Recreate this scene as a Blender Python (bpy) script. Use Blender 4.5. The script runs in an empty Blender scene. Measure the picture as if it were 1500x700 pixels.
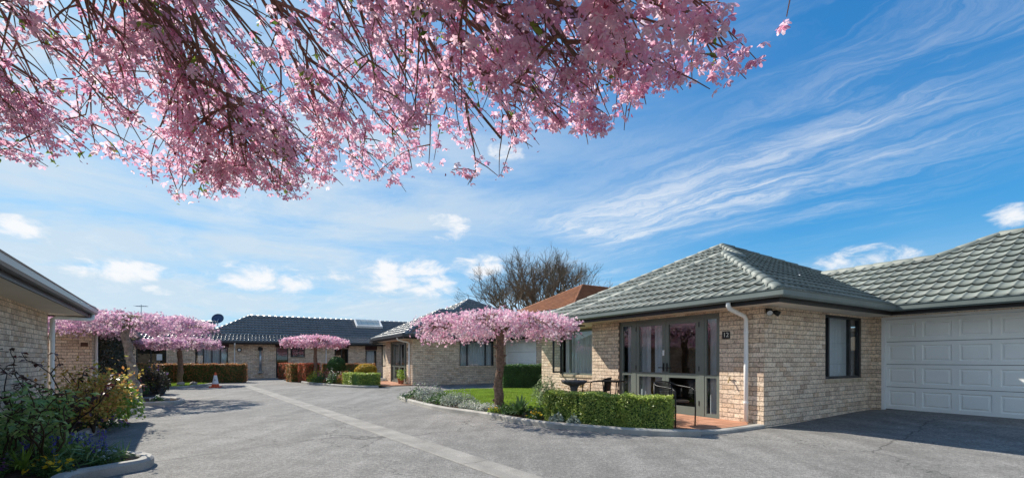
import bpy, bmesh, math, random
import numpy as np
from mathutils import Vector, Matrix
random.seed(7); RNG = np.random.default_rng(11)
S = bpy.context.scene
COL = S.collection
R = math.radians

# ------------------------------------------------------------------ camera, sky, sun, exposure
EYE = 1.2; FPX = 650.0
cam = bpy.data.cameras.new('camera'); camo = bpy.data.objects.new('camera', cam); COL.objects.link(camo)
camo.location = (0, 0, EYE); camo.rotation_euler = (R(90), 0, 0)
cam.sensor_width = 36; cam.lens = FPX / 1500 * 36
cam.shift_y = (526 - 350) / 1500.0
cam.clip_start = 0.05; cam.clip_end = 3000
S.camera = camo
SUN_EL = R(40.6)
SUNV = Vector((-0.85 * math.cos(SUN_EL), 0.527 * math.cos(SUN_EL), math.sin(SUN_EL)))
S.view_settings.view_transform = 'Standard'; S.view_settings.look = 'None'
S.view_settings.gamma = 1; S.view_settings.use_curve_mapping = False
S.view_settings.exposure = 1.75
SKY = 0.15
W = bpy.data.worlds.new('World'); S.world = W; W.use_nodes = True

class NT:
    """tiny helper round a node tree"""
    def __init__(s, tree): s.t = tree; s.n = tree.nodes; s.l = tree.links
    def add(s, typ, **kw):
        nd = s.n.new(typ)
        for k, v in kw.items(): setattr(nd, k, v)
        return nd
    def put(s, sock, v):
        if hasattr(v, 'is_output'): s.l.new(v, sock)
        else: sock.default_value = v
    def math(s, op, a, b=0.0, c=None, clamp=False):
        nd = s.add('ShaderNodeMath', operation=op, use_clamp=clamp)
        s.put(nd.inputs[0], a); s.put(nd.inputs[1], b)
        if c is not None: s.put(nd.inputs[2], c)
        return nd.outputs[0]
    def noise(s, vec, scale, detail=4, rough=0.5, dist=0.0):
        nd = s.add('ShaderNodeTexNoise'); s.put(nd.inputs['Vector'], vec)
        nd.inputs['Scale'].default_value = scale; nd.inputs['Detail'].default_value = detail
        nd.inputs['Roughness'].default_value = rough; nd.inputs['Distortion'].default_value = dist
        return nd.outputs['Fac']
    def ramp(s, fac, stops, interp='LINEAR'):
        nd = s.add('ShaderNodeValToRGB'); s.put(nd.inputs['Fac'], fac)
        cr = nd.color_ramp; cr.interpolation = interp
        while len(cr.elements) < len(stops): cr.elements.new(0.5)
        for e, (p, c) in zip(cr.elements, stops):
            e.position = p; e.color = (c[0], c[1], c[2], 1) if not isinstance(c, (int, float)) else (c, c, c, 1)
        return nd.outputs['Color']
    def mix(s, fac, a, b, blend='MIX'):
        nd = s.add('ShaderNodeMix', data_type='RGBA', blend_type=blend)
        s.put(nd.inputs['Factor'], fac)
        for i, v in ((6, a), (7, b)):
            if isinstance(v, tuple) and len(v) == 3: v = (*v, 1)
            s.put(nd.inputs[i], v)
        return nd.outputs[2]
    def smooth(s, v, lo, hi, a=0.0, b=1.0):
        nd = s.add('ShaderNodeMapRange', interpolation_type='SMOOTHSTEP')
        s.put(nd.inputs[0], v)
        for i, x in enumerate((lo, hi, a, b)): nd.inputs[i + 1].default_value = x
        return nd.outputs[0]
    def comb(s, x, y, z):
        nd = s.add('ShaderNodeCombineXYZ')
        for i, v in enumerate((x, y, z)): s.put(nd.inputs[i], v)
        return nd.outputs[0]

def build_sky():
    t = NT(W.node_tree); t.n.clear()
    out = t.add('ShaderNodeOutputWorld'); bg = t.add('ShaderNodeBackground')
    sky = t.add('ShaderNodeTexSky', sky_type='NISHITA'); sky.sun_disc = False
    sky.sun_elevation = SUN_EL; sky.sun_rotation = math.atan2(SUNV.x, SUNV.y)
    sky.altitude = 0; sky.air_density = 1.0; sky.dust_density = 0.5; sky.ozone_density = 2.5
    hs = t.add('ShaderNodeHueSaturation'); hs.inputs['Saturation'].default_value = 1.25
    t.l.new(sky.outputs[0], hs.inputs['Color'])
    den = t.mix(1.0, t.mix(1.0, hs.outputs[0], (.18, .18, .14), 'MULTIPLY'), (1, 1, 1), 'ADD')     # soft shoulder for the bright sky round the sun
    gm = t.mix(1.0, t.mix(1.0, hs.outputs[0], den, 'DIVIDE'), (0.115, 0.40, 0.53), 'MULTIPLY')
    tc = t.add('ShaderNodeTexCoord'); sp = t.add('ShaderNodeSeparateXYZ'); t.l.new(tc.outputs['Generated'], sp.inputs[0])
    x, y, z = sp.outputs
    zc = t.math('MAXIMUM', z, 0.03)
    px = t.math('DIVIDE', x, zc); py = t.math('DIVIDE', y, zc)
    # cirrus lies on a high plane, streaked along one wind direction
    dx, dy = 0.63, -0.777
    al = t.math('ADD', t.math('MULTIPLY', px, dx), t.math('MULTIPLY', py, dy))
    ac = t.math('ADD', t.math('MULTIPLY', px, -dy), t.math('MULTIPLY', py, dx))
    warp = t.noise(t.comb(px, py, 0.0), 0.9, 3, 0.55)
    ac2 = t.math('ADD', ac, t.math('MULTIPLY', t.math('SUBTRACT', warp, 0.5), 0.55))
    wf = t.noise(t.comb(px, py, 7.7), 3.4, 4, 0.6); ac2 = t.math('ADD', ac2, t.math('MULTIPLY', t.math('SUBTRACT', wf, 0.5), 0.30))
    st = t.noise(t.comb(t.math('MULTIPLY', al, 0.45), t.math('MULTIPLY', ac2, 2.6), 3.1), 1.35, 7, 0.60, 0.35)
    st2 = t.noise(t.comb(t.math('MULTIPLY', al, 0.8), t.math('MULTIPLY', ac2, 3.4), 9.4), 4.2, 8, 0.68, 0.6)
    big = t.noise(t.comb(px, py, 5.5), 0.42, 3, 0.5)
    streak = t.smooth(t.math('ADD', t.math('MULTIPLY', st, 0.60), t.math('MULTIPLY', st2, 0.40)), 0.44, 0.74)
    veil = t.math('MULTIPLY', streak, t.smooth(big, 0.34, 0.62))
    # one dense fan of cirrus on that plane
    c0 = 0.36 * 0.777 + 3.6 * 0.63
    fx = t.math('SUBTRACT', ac, 2.68)
    g1 = t.math('POWER', 2.718, t.math('MULTIPLY', t.math('MULTIPLY', fx, fx), -3.4))
    g2 = t.math('MULTIPLY', t.smooth(al, -2.75, -2.2), t.math('SUBTRACT', 1.0, t.smooth(al, -1.6, 0.35)))
    fan = t.math('MULTIPLY', t.math('MULTIPLY', g1, g2), t.math('MULTIPLY', t.smooth(st, 0.30, 0.66), t.smooth(st2, 0.26, 0.60, 0.35, 1.0)))
    cir = t.math('MINIMUM', t.math('ADD', t.math('MULTIPLY', veil, 0.40), t.math('MULTIPLY', fan, 0.85)), 0.9)
    # milky layer, in view towards the sun, widened out of view as fill light
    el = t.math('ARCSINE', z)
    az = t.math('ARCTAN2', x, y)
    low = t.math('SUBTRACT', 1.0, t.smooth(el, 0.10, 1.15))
    # the clear gap in the cloud lies to one side; round the unseen rest the layer is added to lift the shade
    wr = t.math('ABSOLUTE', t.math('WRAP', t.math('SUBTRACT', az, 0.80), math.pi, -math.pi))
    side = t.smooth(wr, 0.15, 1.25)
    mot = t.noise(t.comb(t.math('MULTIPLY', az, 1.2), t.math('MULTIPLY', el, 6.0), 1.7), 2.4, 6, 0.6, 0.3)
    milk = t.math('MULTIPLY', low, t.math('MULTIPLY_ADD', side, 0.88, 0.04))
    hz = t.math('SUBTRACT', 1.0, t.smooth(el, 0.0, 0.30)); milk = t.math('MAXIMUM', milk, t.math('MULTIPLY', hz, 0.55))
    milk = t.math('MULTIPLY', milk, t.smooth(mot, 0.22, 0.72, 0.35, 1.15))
    # fair-weather cumulus, each at its own bearing and height
    cn = t.noise(t.comb(az, t.math('MULTIPLY', el, 1.9), 0.3), 15, 9, 0.60, 0.35)
    cum = None
    for (u, v, ru, rv) in [(30, 338, 70, 24), (385, 412, 95, 30), (592, 408, 115, 32), (658, 332, 40, 24),
                           (1255, 382, 100, 24), (700, 392, 45, 22), (330, 250, 75, 32), (1480, 310, 50, 26),
                           (745, 222, 34, 20), (235, 425, 30, 10), (160, 395, 120, 20)]:
        a0 = math.atan2(u - 750, FPX); hyp = math.hypot(u - 750, FPX); e0 = math.atan2(526 - v, hyp)
        ka = hyp * hyp / FPX / ru; ke = hyp / rv / (math.cos(e0) ** 2)
        da = t.math('MULTIPLY', t.math('SUBTRACT', az, a0), ka)
        de = t.math('MULTIPLY', t.math('SUBTRACT', el, e0), ke)
        d2 = t.math('ADD', t.math('MULTIPLY', da, da), t.math('MULTIPLY', de, de))
        m = t.math('SUBTRACT', 1.0, t.math('MINIMUM', t.math('MULTIPLY', d2, 0.9), 1.0))
        cum = m if cum is None else t.math('MAXIMUM', cum, m)
    puff = t.smooth(t.math('ADD', cn, t.math('MULTIPLY', cum, 0.30)), 0.60, 0.86)
    puff = t.math('MULTIPLY', puff, t.smooth(cum, 0.02, 0.25))
    white = 1.02 / (2 ** S.view_settings.exposure) / SKY
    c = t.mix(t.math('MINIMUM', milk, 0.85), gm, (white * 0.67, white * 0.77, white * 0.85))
    c = t.mix(cir, c, (white * 0.90, white * 0.93, white * 0.96))
    c = t.mix(t.math('MULTIPLY', puff, 0.9), c, (white * 0.97, white * 0.97, white * 0.98))
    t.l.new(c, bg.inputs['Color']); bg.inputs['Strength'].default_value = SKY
    t.l.new(bg.outputs[0], out.inputs[0])
build_sky()
sl = bpy.data.lights.new('sun', 'SUN'); sl.energy = 2.2; sl.angle = R(0.53); sl.color = (1.0, 0.93, 0.82)
slo = bpy.data.objects.new('sun', sl); COL.objects.link(slo)
slo.rotation_euler = SUNV.to_track_quat('Z', 'Y').to_euler(); slo.location = (-20, 12, 25)

# ------------------------------------------------------------------ materials
MATS = {}
def material(name, stops, rough=0.7, noise=8.0, namt=0.35, bump=0.0, bscale=60.0, transl=0.0, metal=0.0,
             spec=0.3, fine=0.0, fscale=220.0, tcol=None, bdist=0.01):
    """colour ramp driven by a per-piece random value, mottled with noise in world space"""
    m = bpy.data.materials.new(name); m.use_nodes = True; t = NT(m.node_tree); t.n.clear()
    out = t.add('ShaderNodeOutputMaterial'); bs = t.add('ShaderNodeBsdfPrincipled')
    at = t.add('ShaderNodeAttribute', attribute_name='rnd'); oi = t.add('ShaderNodeObjectInfo')
    f = t.math('FRACT', t.math('ADD', at.outputs['Fac'], oi.outputs['Random']))
    g = t.add('ShaderNodeNewGeometry').outputs['Position']
    if len(stops) == 1: c = (*stops[0], 1)
    else: c = t.ramp(f, [(i / (len(stops) - 1), s) for i, s in enumerate(stops)])
    if namt:
        n = t.noise(g, noise, 4, 0.6)
        k = t.smooth(n, 0.25, 0.75, 1 - namt, 1 + namt)
        c = t.mix(1.0, c, t.comb(k, k, k), 'MULTIPLY')
    if fine:
        n = t.noise(g, fscale, 3, 0.7)
        k = t.smooth(n, 0.30, 0.62, 1 - fine, 1 + fine * 0.4)
        c = t.mix(1.0, c, t.comb(k, k, k), 'MULTIPLY')
    t.put(bs.inputs['Base Color'], c)
    bs.inputs['Roughness'].default_value = rough; bs.inputs['Metallic'].default_value = metal
    bs.inputs['Specular IOR Level'].default_value = spec
    if bump:
        b = t.add('ShaderNodeBump'); b.inputs['Strength'].default_value = bump; b.inputs['Distance'].default_value = bdist
        t.put(b.inputs['Height'], t.noise(g, bscale, 5, 0.65)); t.l.new(b.outputs[0], bs.inputs['Normal'])
    sh = bs.outputs[0]
    if transl:
        tr = t.add('ShaderNodeBsdfTranslucent')
        if tcol: tr.inputs['Color'].default_value = (*tcol, 1)
        else: t.put(tr.inputs['Color'], c)
        mx = t.add('ShaderNodeMixShader'); mx.inputs[0].default_value = transl
        t.l.new(sh, mx.inputs[1]); t.l.new(tr.outputs[0], mx.inputs[2]); sh = mx.outputs[0]
    t.l.new(sh, out.inputs[0]); MATS[name] = m; return m

material('brick', [(0.624, 0.449, 0.312), (0.749, 0.586, 0.437), (0.798, 0.648, 0.499), (0.674, 0.524, 0.399), (0.836, 0.686, 0.536), (0.549, 0.412, 0.312), (0.749, 0.599, 0.461)],
         rough=0.85, noise=7, namt=0.14, bump=0.5, bscale=120, fine=0.38, fscale=30, spec=0.15)
material('mortar', [(0.162, 0.142, 0.120)], rough=0.95, noise=5, namt=0.2, bump=0.4, bscale=150, spec=0.1)
material('sill_brick', [(.50, .40, .28), (.56, .46, .33), (.46, .36, .25)], rough=0.85, noise=8, namt=0.15, fine=0.2)
material('tile_green', [(0.167, 0.190, 0.172), (0.206, 0.228, 0.206), (0.151, 0.177, 0.163), (0.184, 0.208, 0.185)], rough=0.55, noise=1.1, namt=0.26, bump=0.15, bscale=260, spec=0.45, fine=0.12)
material('tile_dark', [(0.128, 0.136, 0.140), (0.150, 0.155, 0.157), (0.112, 0.121, 0.126)], rough=0.30, noise=1.6, namt=0.15, spec=1.0)
material('tile_terracotta', [(0.281, 0.106, 0.047), (0.323, 0.128, 0.060), (0.246, 0.093, 0.043)], rough=0.7, noise=1.2, namt=0.2)
material('gutter_green', [(0.143, 0.171, 0.160)], rough=0.35, noise=2, namt=0.12, spec=0.5)
material('gutter_grey', [(.17, .185, .20)], rough=0.3, noise=2, namt=0.12, spec=0.5)
material('gutter_dark', [(.035, .04, .046)], rough=0.35, noise=2, namt=0.12, spec=0.5)
material('fascia', [(.022, .018, .017)], rough=0.4, noise=3, namt=0.2)
material('soffit', [(0.690, 0.632, 0.540)], rough=0.8, noise=2, namt=0.06)
material('maroon_board', [(.055, .018, .018)], rough=0.5, noise=3, namt=0.15)
material('frame_grey', [(0.157, 0.182, 0.161)], rough=0.33, noise=3, namt=0.06, spec=0.5)
material('frame_dark', [(.018, .021, .024)], rough=0.35, noise=3, namt=0.1, spec=0.5)
material('white_paint', [(0.829, 0.829, 0.818)], rough=0.45, noise=2, namt=0.05)
material('garage_white', [(0.829, 0.829, 0.795)], rough=0.5, noise=1.5, namt=0.04, bump=0.06, bscale=300)
material('black_metal', [(.015, .015, .016)], rough=0.4, noise=5, namt=0.2)
material('brass', [(.30, .22, .10)], rough=0.4, metal=0.8, noise=9, namt=0.1)
material('galvanised', [(.45, .48, .50)], rough=0.35, metal=0.7, noise=9, namt=0.15)
material('curtain', [(0.828, 0.851, 0.874)], rough=0.9, noise=3, namt=0.05, transl=0.25)
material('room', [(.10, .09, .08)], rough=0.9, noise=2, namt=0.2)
material('concrete', [(0.396, 0.380, 0.347)], rough=0.9, noise=2.2, namt=0.22, bump=0.4, bscale=90, fine=0.25, fscale=140)
material('terracotta_paving', [(.42, .205, .125), (.46, .235, .15), (.39, .19, .115)], rough=0.75, noise=4, namt=0.12, bump=0.2, bscale=120, fine=0.1)
material('channel_concrete', [(0.269, 0.258, 0.237)], rough=0.9, noise=2.2, namt=0.2, bump=0.4, bscale=90, fine=0.3, fscale=90)
material('soil', [(.075, .05, .035)], rough=1, noise=14, namt=0.5, bump=1.0, bscale=40, bdist=0.04)
material('grass_ground', [(0.137, 0.224, 0.029)], rough=1, noise=3, namt=0.25, bump=0.6, bscale=120)
material('grass_blade', [(0.167, 0.299, 0.030), (0.250, 0.373, 0.048), (0.316, 0.404, 0.068), (0.200, 0.329, 0.041)], rough=0.6, noise=1.3, namt=0.25, transl=0.35)
material('far_ground', [(.10, .12, .05)], rough=1, noise=0.3, namt=0.3)
material('box_leaf', [(0.151, 0.241, 0.045), (0.259, 0.363, 0.068), (0.398, 0.510, 0.101), (0.574, 0.620, 0.154), (0.227, 0.298, 0.061)], rough=0.42, noise=6, namt=0.25, transl=0.38, spec=0.5)
material('dark_leaf', [(0.045, 0.101, 0.032), (0.073, 0.151, 0.041), (0.112, 0.213, 0.053)], rough=0.45, noise=5, namt=0.25, transl=0.38, spec=0.45)
material('copper_leaf', [(0.434, 0.120, 0.077), (0.565, 0.240, 0.097), (0.217, 0.185, 0.054), (0.653, 0.348, 0.131), (0.305, 0.086, 0.077), (0.185, 0.217, 0.065)], rough=0.5, noise=3, namt=0.3, transl=0.38)
material('red_leaf', [(0.592, 0.140, 0.091), (0.691, 0.214, 0.115), (0.428, 0.115, 0.074), (0.493, 0.263, 0.099)], rough=0.5, noise=3, namt=0.3, transl=0.38)
material('gold_leaf', [(0.525, 0.325, 0.037), (0.625, 0.413, 0.056), (0.375, 0.263, 0.037)], rough=0.5, noise=5, namt=0.2, transl=0.3)
material('lime_leaf', [(0.196, 0.336, 0.049), (0.308, 0.434, 0.070), (0.126, 0.238, 0.042)], rough=0.5, noise=5, namt=0.2, transl=0.35)
material('autumn_leaf', [(0.479, 0.415, 0.079), (0.574, 0.319, 0.079), (0.319, 0.367, 0.072), (0.670, 0.255, 0.096), (0.638, 0.526, 0.128)], rough=0.5, noise=5, namt=0.25, transl=0.4)
material('silver_leaf', [(0.299, 0.345, 0.276), (0.414, 0.460, 0.391), (0.230, 0.287, 0.218)], rough=0.7, noise=8, namt=0.2, transl=0.2)
material('lavender_leaf', [(.16, .24, .11), (.24, .32, .16), (.13, .19, .09)], rough=0.6, noise=8, namt=0.2, transl=0.3)
material('strap_leaf', [(0.064, 0.137, 0.046), (0.109, 0.200, 0.064), (0.164, 0.255, 0.091)], rough=0.3, noise=6, namt=0.2, transl=0.2, spec=0.5)
material('burgundy_leaf', [(.085, .018, .020), (.12, .030, .026), (.055, .018, .018), (.09, .045, .03)], rough=0.35, noise=6, namt=0.25, transl=0.2, spec=0.5)
material('garden_leaf', [(0.215, 0.371, 0.108), (0.331, 0.508, 0.146), (0.156, 0.272, 0.097), (0.468, 0.546, 0.215), (0.253, 0.390, 0.118)], rough=0.45, noise=5, namt=0.25, transl=0.38, spec=0.45)
material('vine_leaf', [(0.072, 0.058, 0.046), (0.046, 0.058, 0.029), (0.104, 0.078, 0.058), (0.058, 0.078, 0.039)], rough=0.6, noise=4, namt=0.3, transl=0.2)
material('white_flower', [(.75, .76, .70), (.65, .68, .55), (.80, .78, .76)], rough=0.6, noise=6, namt=0.1, transl=0.3)
material('yellow_flower', [(.75, .48, .02), (.80, .60, .04), (.70, .38, .02)], rough=0.6, noise=6, namt=0.1, transl=0.3)
material('blue_flower', [(0.072, 0.088, 0.357), (0.112, 0.112, 0.425), (0.160, 0.096, 0.323)], rough=0.6, noise=6, namt=0.1, transl=0.3)
material('purple_flower', [(.20, .07, .30), (.28, .12, .36), (.15, .06, .24)], rough=0.6, noise=6, namt=0.1, transl=0.3)
material('pink_flower', [(.60, .16, .26), (.68, .26, .36), (.50, .12, .22)], rough=0.6, noise=6, namt=0.1, transl=0.3)
material('petal', [(.88, .56, .68), (.90, .68, .77), (.85, .46, .60), (.92, .80, .85), (.76, .32, .48), (.90, .64, .74)], rough=0.55, noise=5, namt=0.12, transl=0.55, spec=0.2)
material('petal_far', [(.84, .50, .61), (.90, .76, .80), (.74, .34, .50), (.88, .62, .71), (.60, .26, .42), (.90, .83, .84)], rough=0.6, noise=3.5, namt=0.22, transl=0.45, spec=0.2)
material('petal_mauve', [(.74, .42, .56), (.86, .72, .76), (.58, .29, .48), (.80, .54, .64), (.40, .18, .34), (.84, .72, .70)], rough=0.6, noise=2.5, namt=0.3, transl=0.45, spec=0.2)
material('bud', [(0.504, 0.084, 0.156), (0.600, 0.144, 0.216), (0.408, 0.060, 0.108)], rough=0.5, noise=5, namt=0.2, transl=0.2)
material('bark', [(0.216, 0.146, 0.104)], rough=0.9, noise=22, namt=0.45, bump=1.0, bscale=42, bdist=0.03)
material('bark_pale', [(.30, .265, .22)], rough=0.9, noise=12, namt=0.45, bump=1.0, bscale=36, bdist=0.03)
material('twig', [(0.211, 0.118, 0.079), (0.272, 0.160, 0.111), (0.160, 0.094, 0.069)], rough=0.75, noise=15, namt=0.25)
material('bare_wood', [(0.139, 0.110, 0.080), (0.181, 0.149, 0.111)], rough=0.85, noise=0.6, namt=0.35)
material('rose_stem', [(.045, .022, .018), (.07, .05, .025)], rough=0.6, noise=9, namt=0.3)
material('cone_orange', [(.72, .12, .045)], rough=0.5, noise=9, namt=0.1)
material('cone_white', [(.78, .76, .74)], rough=0.4, noise=9, namt=0.1)
material('rattan', [(.025, .018, .015), (.04, .028, .022)], rough=0.45, noise=30, namt=0.3)
material('stone', [(.12, .12, .125)], rough=0.85, noise=14, namt=0.35, bump=0.5, bscale=60)
material('rock', [(.36, .33, .29), (.28, .26, .23), (.45, .42, .38)], rough=0.9, noise=9, namt=0.3, bump=0.6, bscale=30)
material('satellite_blue', [(.035, .075, .17)], rough=0.45, noise=4, namt=0.1)
material('pot', [(.33, .13, .07)], rough=0.8, noise=8, namt=0.2)
material('paper', [(.75, .77, .78)], rough=0.7, noise=20, namt=0.08)
material('plaque', [(.02, .02, .02)], rough=0.35, noise=9, namt=0.1)
material('plaque_brown', [(.10, .045, .03)], rough=0.5, noise=9, namt=0.2)
material('digit', [(.70, .68, .62)], rough=0.4, noise=9, namt=0.05)

def glass_material():
    m = bpy.data.materials.new('glass'); m.use_nodes = True; t = NT(m.node_tree); t.n.clear()
    out = t.add('ShaderNodeOutputMaterial'); tr = t.add('ShaderNodeBsdfTransparent'); gl = t.add('ShaderNodeBsdfGlossy')
    tr.inputs['Color'].default_value = (.92, .95, .96, 1); gl.inputs['Roughness'].default_value = 0.0
    ge = t.add('ShaderNodeNewGeometry'); dt = t.add('ShaderNodeVectorMath', operation='DOT_PRODUCT')
    t.l.new(ge.outputs['Normal'], dt.inputs[0]); t.l.new(ge.outputs['Incoming'], dt.inputs[1])
    c = t.math('ABSOLUTE', dt.outputs['Value']); k = t.math('MULTIPLY_ADD', t.math('POWER', t.math('SUBTRACT', 1.0, c), 4.0), .75, .07)   # Schlick reflectance of one face
    mx = t.add('ShaderNodeMixShader'); t.l.new(k, mx.inputs[0]); t.l.new(tr.outputs[0], mx.inputs[1]); t.l.new(gl.outputs[0], mx.inputs[2])
    t.l.new(mx.outputs[0], out.inputs[0]); MATS['glass'] = m
glass_material()

def asphalt_material():
    m = bpy.data.materials.new('asphalt'); m.use_nodes = True; t = NT(m.node_tree); t.n.clear()
    out = t.add('ShaderNodeOutputMaterial'); bs = t.add('ShaderNodeBsdfPrincipled')
    g = t.add('ShaderNodeNewGeometry').outputs['Position']
    n1 = t.noise(g, 0.45, 5, 0.6, 0.4); n2 = t.noise(g, 3.0, 5, 0.65); n3 = t.noise(g, 95, 2, 0.7); n4 = t.noise(g, 24, 3, 0.7)
    # wear drawn out along the driving direction
    mp = t.add('ShaderNodeMapping'); mp.inputs['Rotation'].default_value = (0, 0, R(-37)); mp.inputs['Scale'].default_value = (1.0, 0.16, 1)
    t.l.new(g, mp.inputs['Vector']); n5 = t.noise(mp.outputs[0], 1.9, 5, 0.65, 0.3)
    c = t.ramp(n1, [(.28, (.172, .168, .159)), (.5, (.204, .198, .187)), (.72, (.235, .229, .216))])
    for n, lo, hi, a, b in ((n2, .3, .7, .86, 1.13), (n5, .3, .7, .84, 1.12), (n4, .32, .68, .76, 1.22), (n3, .36, .64, .60, 1.36)):
        k = t.smooth(n, lo, hi, a, b); c = t.mix(1.0, c, t.comb(k, k, k), 'MULTIPLY')
    # dark damp-looking stains with their own outline
    s = t.smooth(t.noise(g, 0.9, 4, 0.6, 0.6), .60, .72, 0, .32); c = t.mix(s, c, (.085, .082, .078))
    # hairline cracks and paving joints
    vo = t.add('ShaderNodeTexVoronoi', feature='DISTANCE_TO_EDGE'); vo.inputs['Scale'].default_value = 0.21
    wob = t.add('ShaderNodeVectorMath', operation='ADD'); t.l.new(g, wob.inputs[0])
    nv = t.noise(g, 1.6, 5, 0.7); t.put(wob.inputs[1], t.comb(nv, t.math('MULTIPLY', nv, 1.3), 0.0)); t.l.new(wob.outputs[0], vo.inputs['Vector'])
    cr = t.math('MULTIPLY', t.math('SUBTRACT', 1.0, t.smooth(vo.outputs['Distance'], .0012, .0042)), .75)
    c = t.mix(cr, c, (.06, .058, .055))
    t.put(bs.inputs['Base Color'], c); bs.inputs['Roughness'].default_value = 0.88; bs.inputs['Specular IOR Level'].default_value = 0.25
    b = t.add('ShaderNodeBump'); b.inputs['Strength'].default_value = 0.55; b.inputs['Distance'].default_value = 0.008
    t.put(b.inputs['Height'], t.noise(g, 110, 4, 0.7)); t.l.new(b.outputs[0], bs.inputs['Normal'])
    t.l.new(bs.outputs[0], out.inputs[0]); MATS['asphalt'] = m
asphalt_material()

# ------------------------------------------------------------------ mesh helpers
def link(o, parent=None):
    COL.objects.link(o)
    if parent is not None: o.parent = parent
    return o
def tag(o, label=None, cat=None, group=None, kind=None):
    for k, v in (('label', label), ('category', cat), ('group', group), ('kind', kind)):
        if v: o[k] = v
    return o
def empty(name, loc=(0, 0, 0), rz=0.0, label=None, cat=None, group=None):
    o = bpy.data.objects.new(name, None); o.empty_display_size = 0.1
    o.location = loc; o.rotation_euler = (0, 0, rz); link(o); return tag(o, label, cat, group)

class MB:
    def __init__(s): s.v = []; s.f = []; s.r = []
    def poly(s, pts, r=0.0):
        i = len(s.v); s.v += [tuple(p) for p in pts]; s.f.append(tuple(range(i, i + len(pts)))); s.r += [r] * len(pts)
    def add(s, pts, faces, r=0.0):
        i = len(s.v); s.v += [tuple(p) for p in pts]; s.f += [tuple(i + k for k in f) for f in faces]; s.r += [r] * len(pts)
    def box(s, x0, x1, y0, y1, z0, z1, r=0.0):
        p = [(x, y, z) for z in (z0, z1) for y in (y0, y1) for x in (x0, x1)]
        s.add(p, [(0, 2, 3, 1), (4, 5, 7, 6), (0, 1, 5, 4), (2, 6, 7, 3), (0, 4, 6, 2), (1, 3, 7, 5)], r)
    def mbox(s, M, sx, sy, sz, r=0.0):
        p = [M @ Vector((x * sx / 2, y * sy / 2, z * sz / 2)) for z in (-1, 1) for y in (-1, 1) for x in (-1, 1)]
        s.add(p, [(0, 2, 3, 1), (4, 5, 7, 6), (0, 1, 5, 4), (2, 6, 7, 3), (0, 4, 6, 2), (1, 3, 7, 5)], r)
    def tube(s, pts, rad, sides=6, r=0.0, caps=True, bumpy=0.0):
        pts = [Vector(p) for p in pts]; n = len(pts)
        if isinstance(rad, (int, float)): rad = [rad] * n
        T = [(pts[min(i + 1, n - 1)] - pts[max(i - 1, 0)]).normalized() for i in range(n)]
        up = Vector((0, 0, 1)) if abs(T[0].z) < 0.9 else Vector((1, 0, 0))
        a = T[0].cross(up).normalized(); base = len(s.v)
        for i in range(n):
            a = (a - T[i] * a.dot(T[i])).normalized(); b = T[i].cross(a)
            for k in range(sides):
                th = 2 * math.pi * k / sides; rr = rad[i] * (1 + bumpy * random.uniform(-1, 1))
                s.v.append(tuple(pts[i] + (a * math.cos(th) + b * math.sin(th)) * rr)); s.r.append(r)
        for i in range(n - 1):
            for k in range(sides):
                k2 = (k + 1) % sides
                s.f.append((base + i * sides + k, base + i * sides + k2, base + (i + 1) * sides + k2, base + (i + 1) * sides + k))
        if caps:
            s.f.append(tuple(base + k for k in range(sides))[::-1]); s.f.append(tuple(base + (n - 1) * sides + k for k in range(sides)))
    def lathe(s, prof, seg=16, c=(0, 0, 0), r=0.0):
        base = len(s.v)
        for (rad, z) in prof:
            for k in range(seg):
                th = 2 * math.pi * k / seg
                s.v.append((c[0] + rad * math.cos(th), c[1] + rad * math.sin(th), c[2] + z)); s.r.append(r)
        for i in range(len(prof) - 1):
            for k in range(seg):
                k2 = (k + 1) % seg
                s.f.append((base + i * seg + k, base + i * seg + k2, base + (i + 1) * seg + k2, base + (i + 1) * seg + k))
        s.f.append(tuple(base + (len(prof) - 1) * seg + k for k in range(seg)))
    def mesh(s, name, smooth=False):
        me = bpy.data.meshes.new(name); me.from_pydata(s.v, [], s.f); me.update()
        at = me.attributes.new('rnd', 'FLOAT', 'POINT'); at.data.foreach_set('value', s.r)
        if smooth: me.polygons.foreach_set('use_smooth', [True] * len(me.polygons))
        return me
    def build(s, name, mat, parent=None, smooth=False, kind=None, label=None, cat=None, group=None):
        me = s.mesh(name, smooth); me.materials.append(MATS[mat])
        o = bpy.data.objects.new(name, me); link(o, parent); return tag(o, label, cat, group, kind)

def quads_obj(name, V, mat, parent=None, rnd=None, kind='stuff', n=4):
    """V: (N,n,3) array of separate faces with n corners"""
    N = V.shape[0]; me = bpy.data.meshes.new(name)
    me.vertices.add(N * n); me.vertices.foreach_set('co', V.reshape(-1).astype(np.float32))
    me.loops.add(N * n); me.loops.foreach_set('vertex_index', np.arange(N * n, dtype=np.int32))
    me.polygons.add(N); me.polygons.foreach_set('loop_start', np.arange(0, N * n, n, dtype=np.int32))
    me.update(calc_edges=True)
    if rnd is None: rnd = RNG.random(N)
    at = me.attributes.new('rnd', 'FLOAT', 'POINT'); at.data.foreach_set('value', np.repeat(rnd, n).astype(np.float32))
    me.materials.append(MATS[mat]); me.validate()
    o = bpy.data.objects.new(name, me); link(o, parent); return tag(o, kind=kind)

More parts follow.
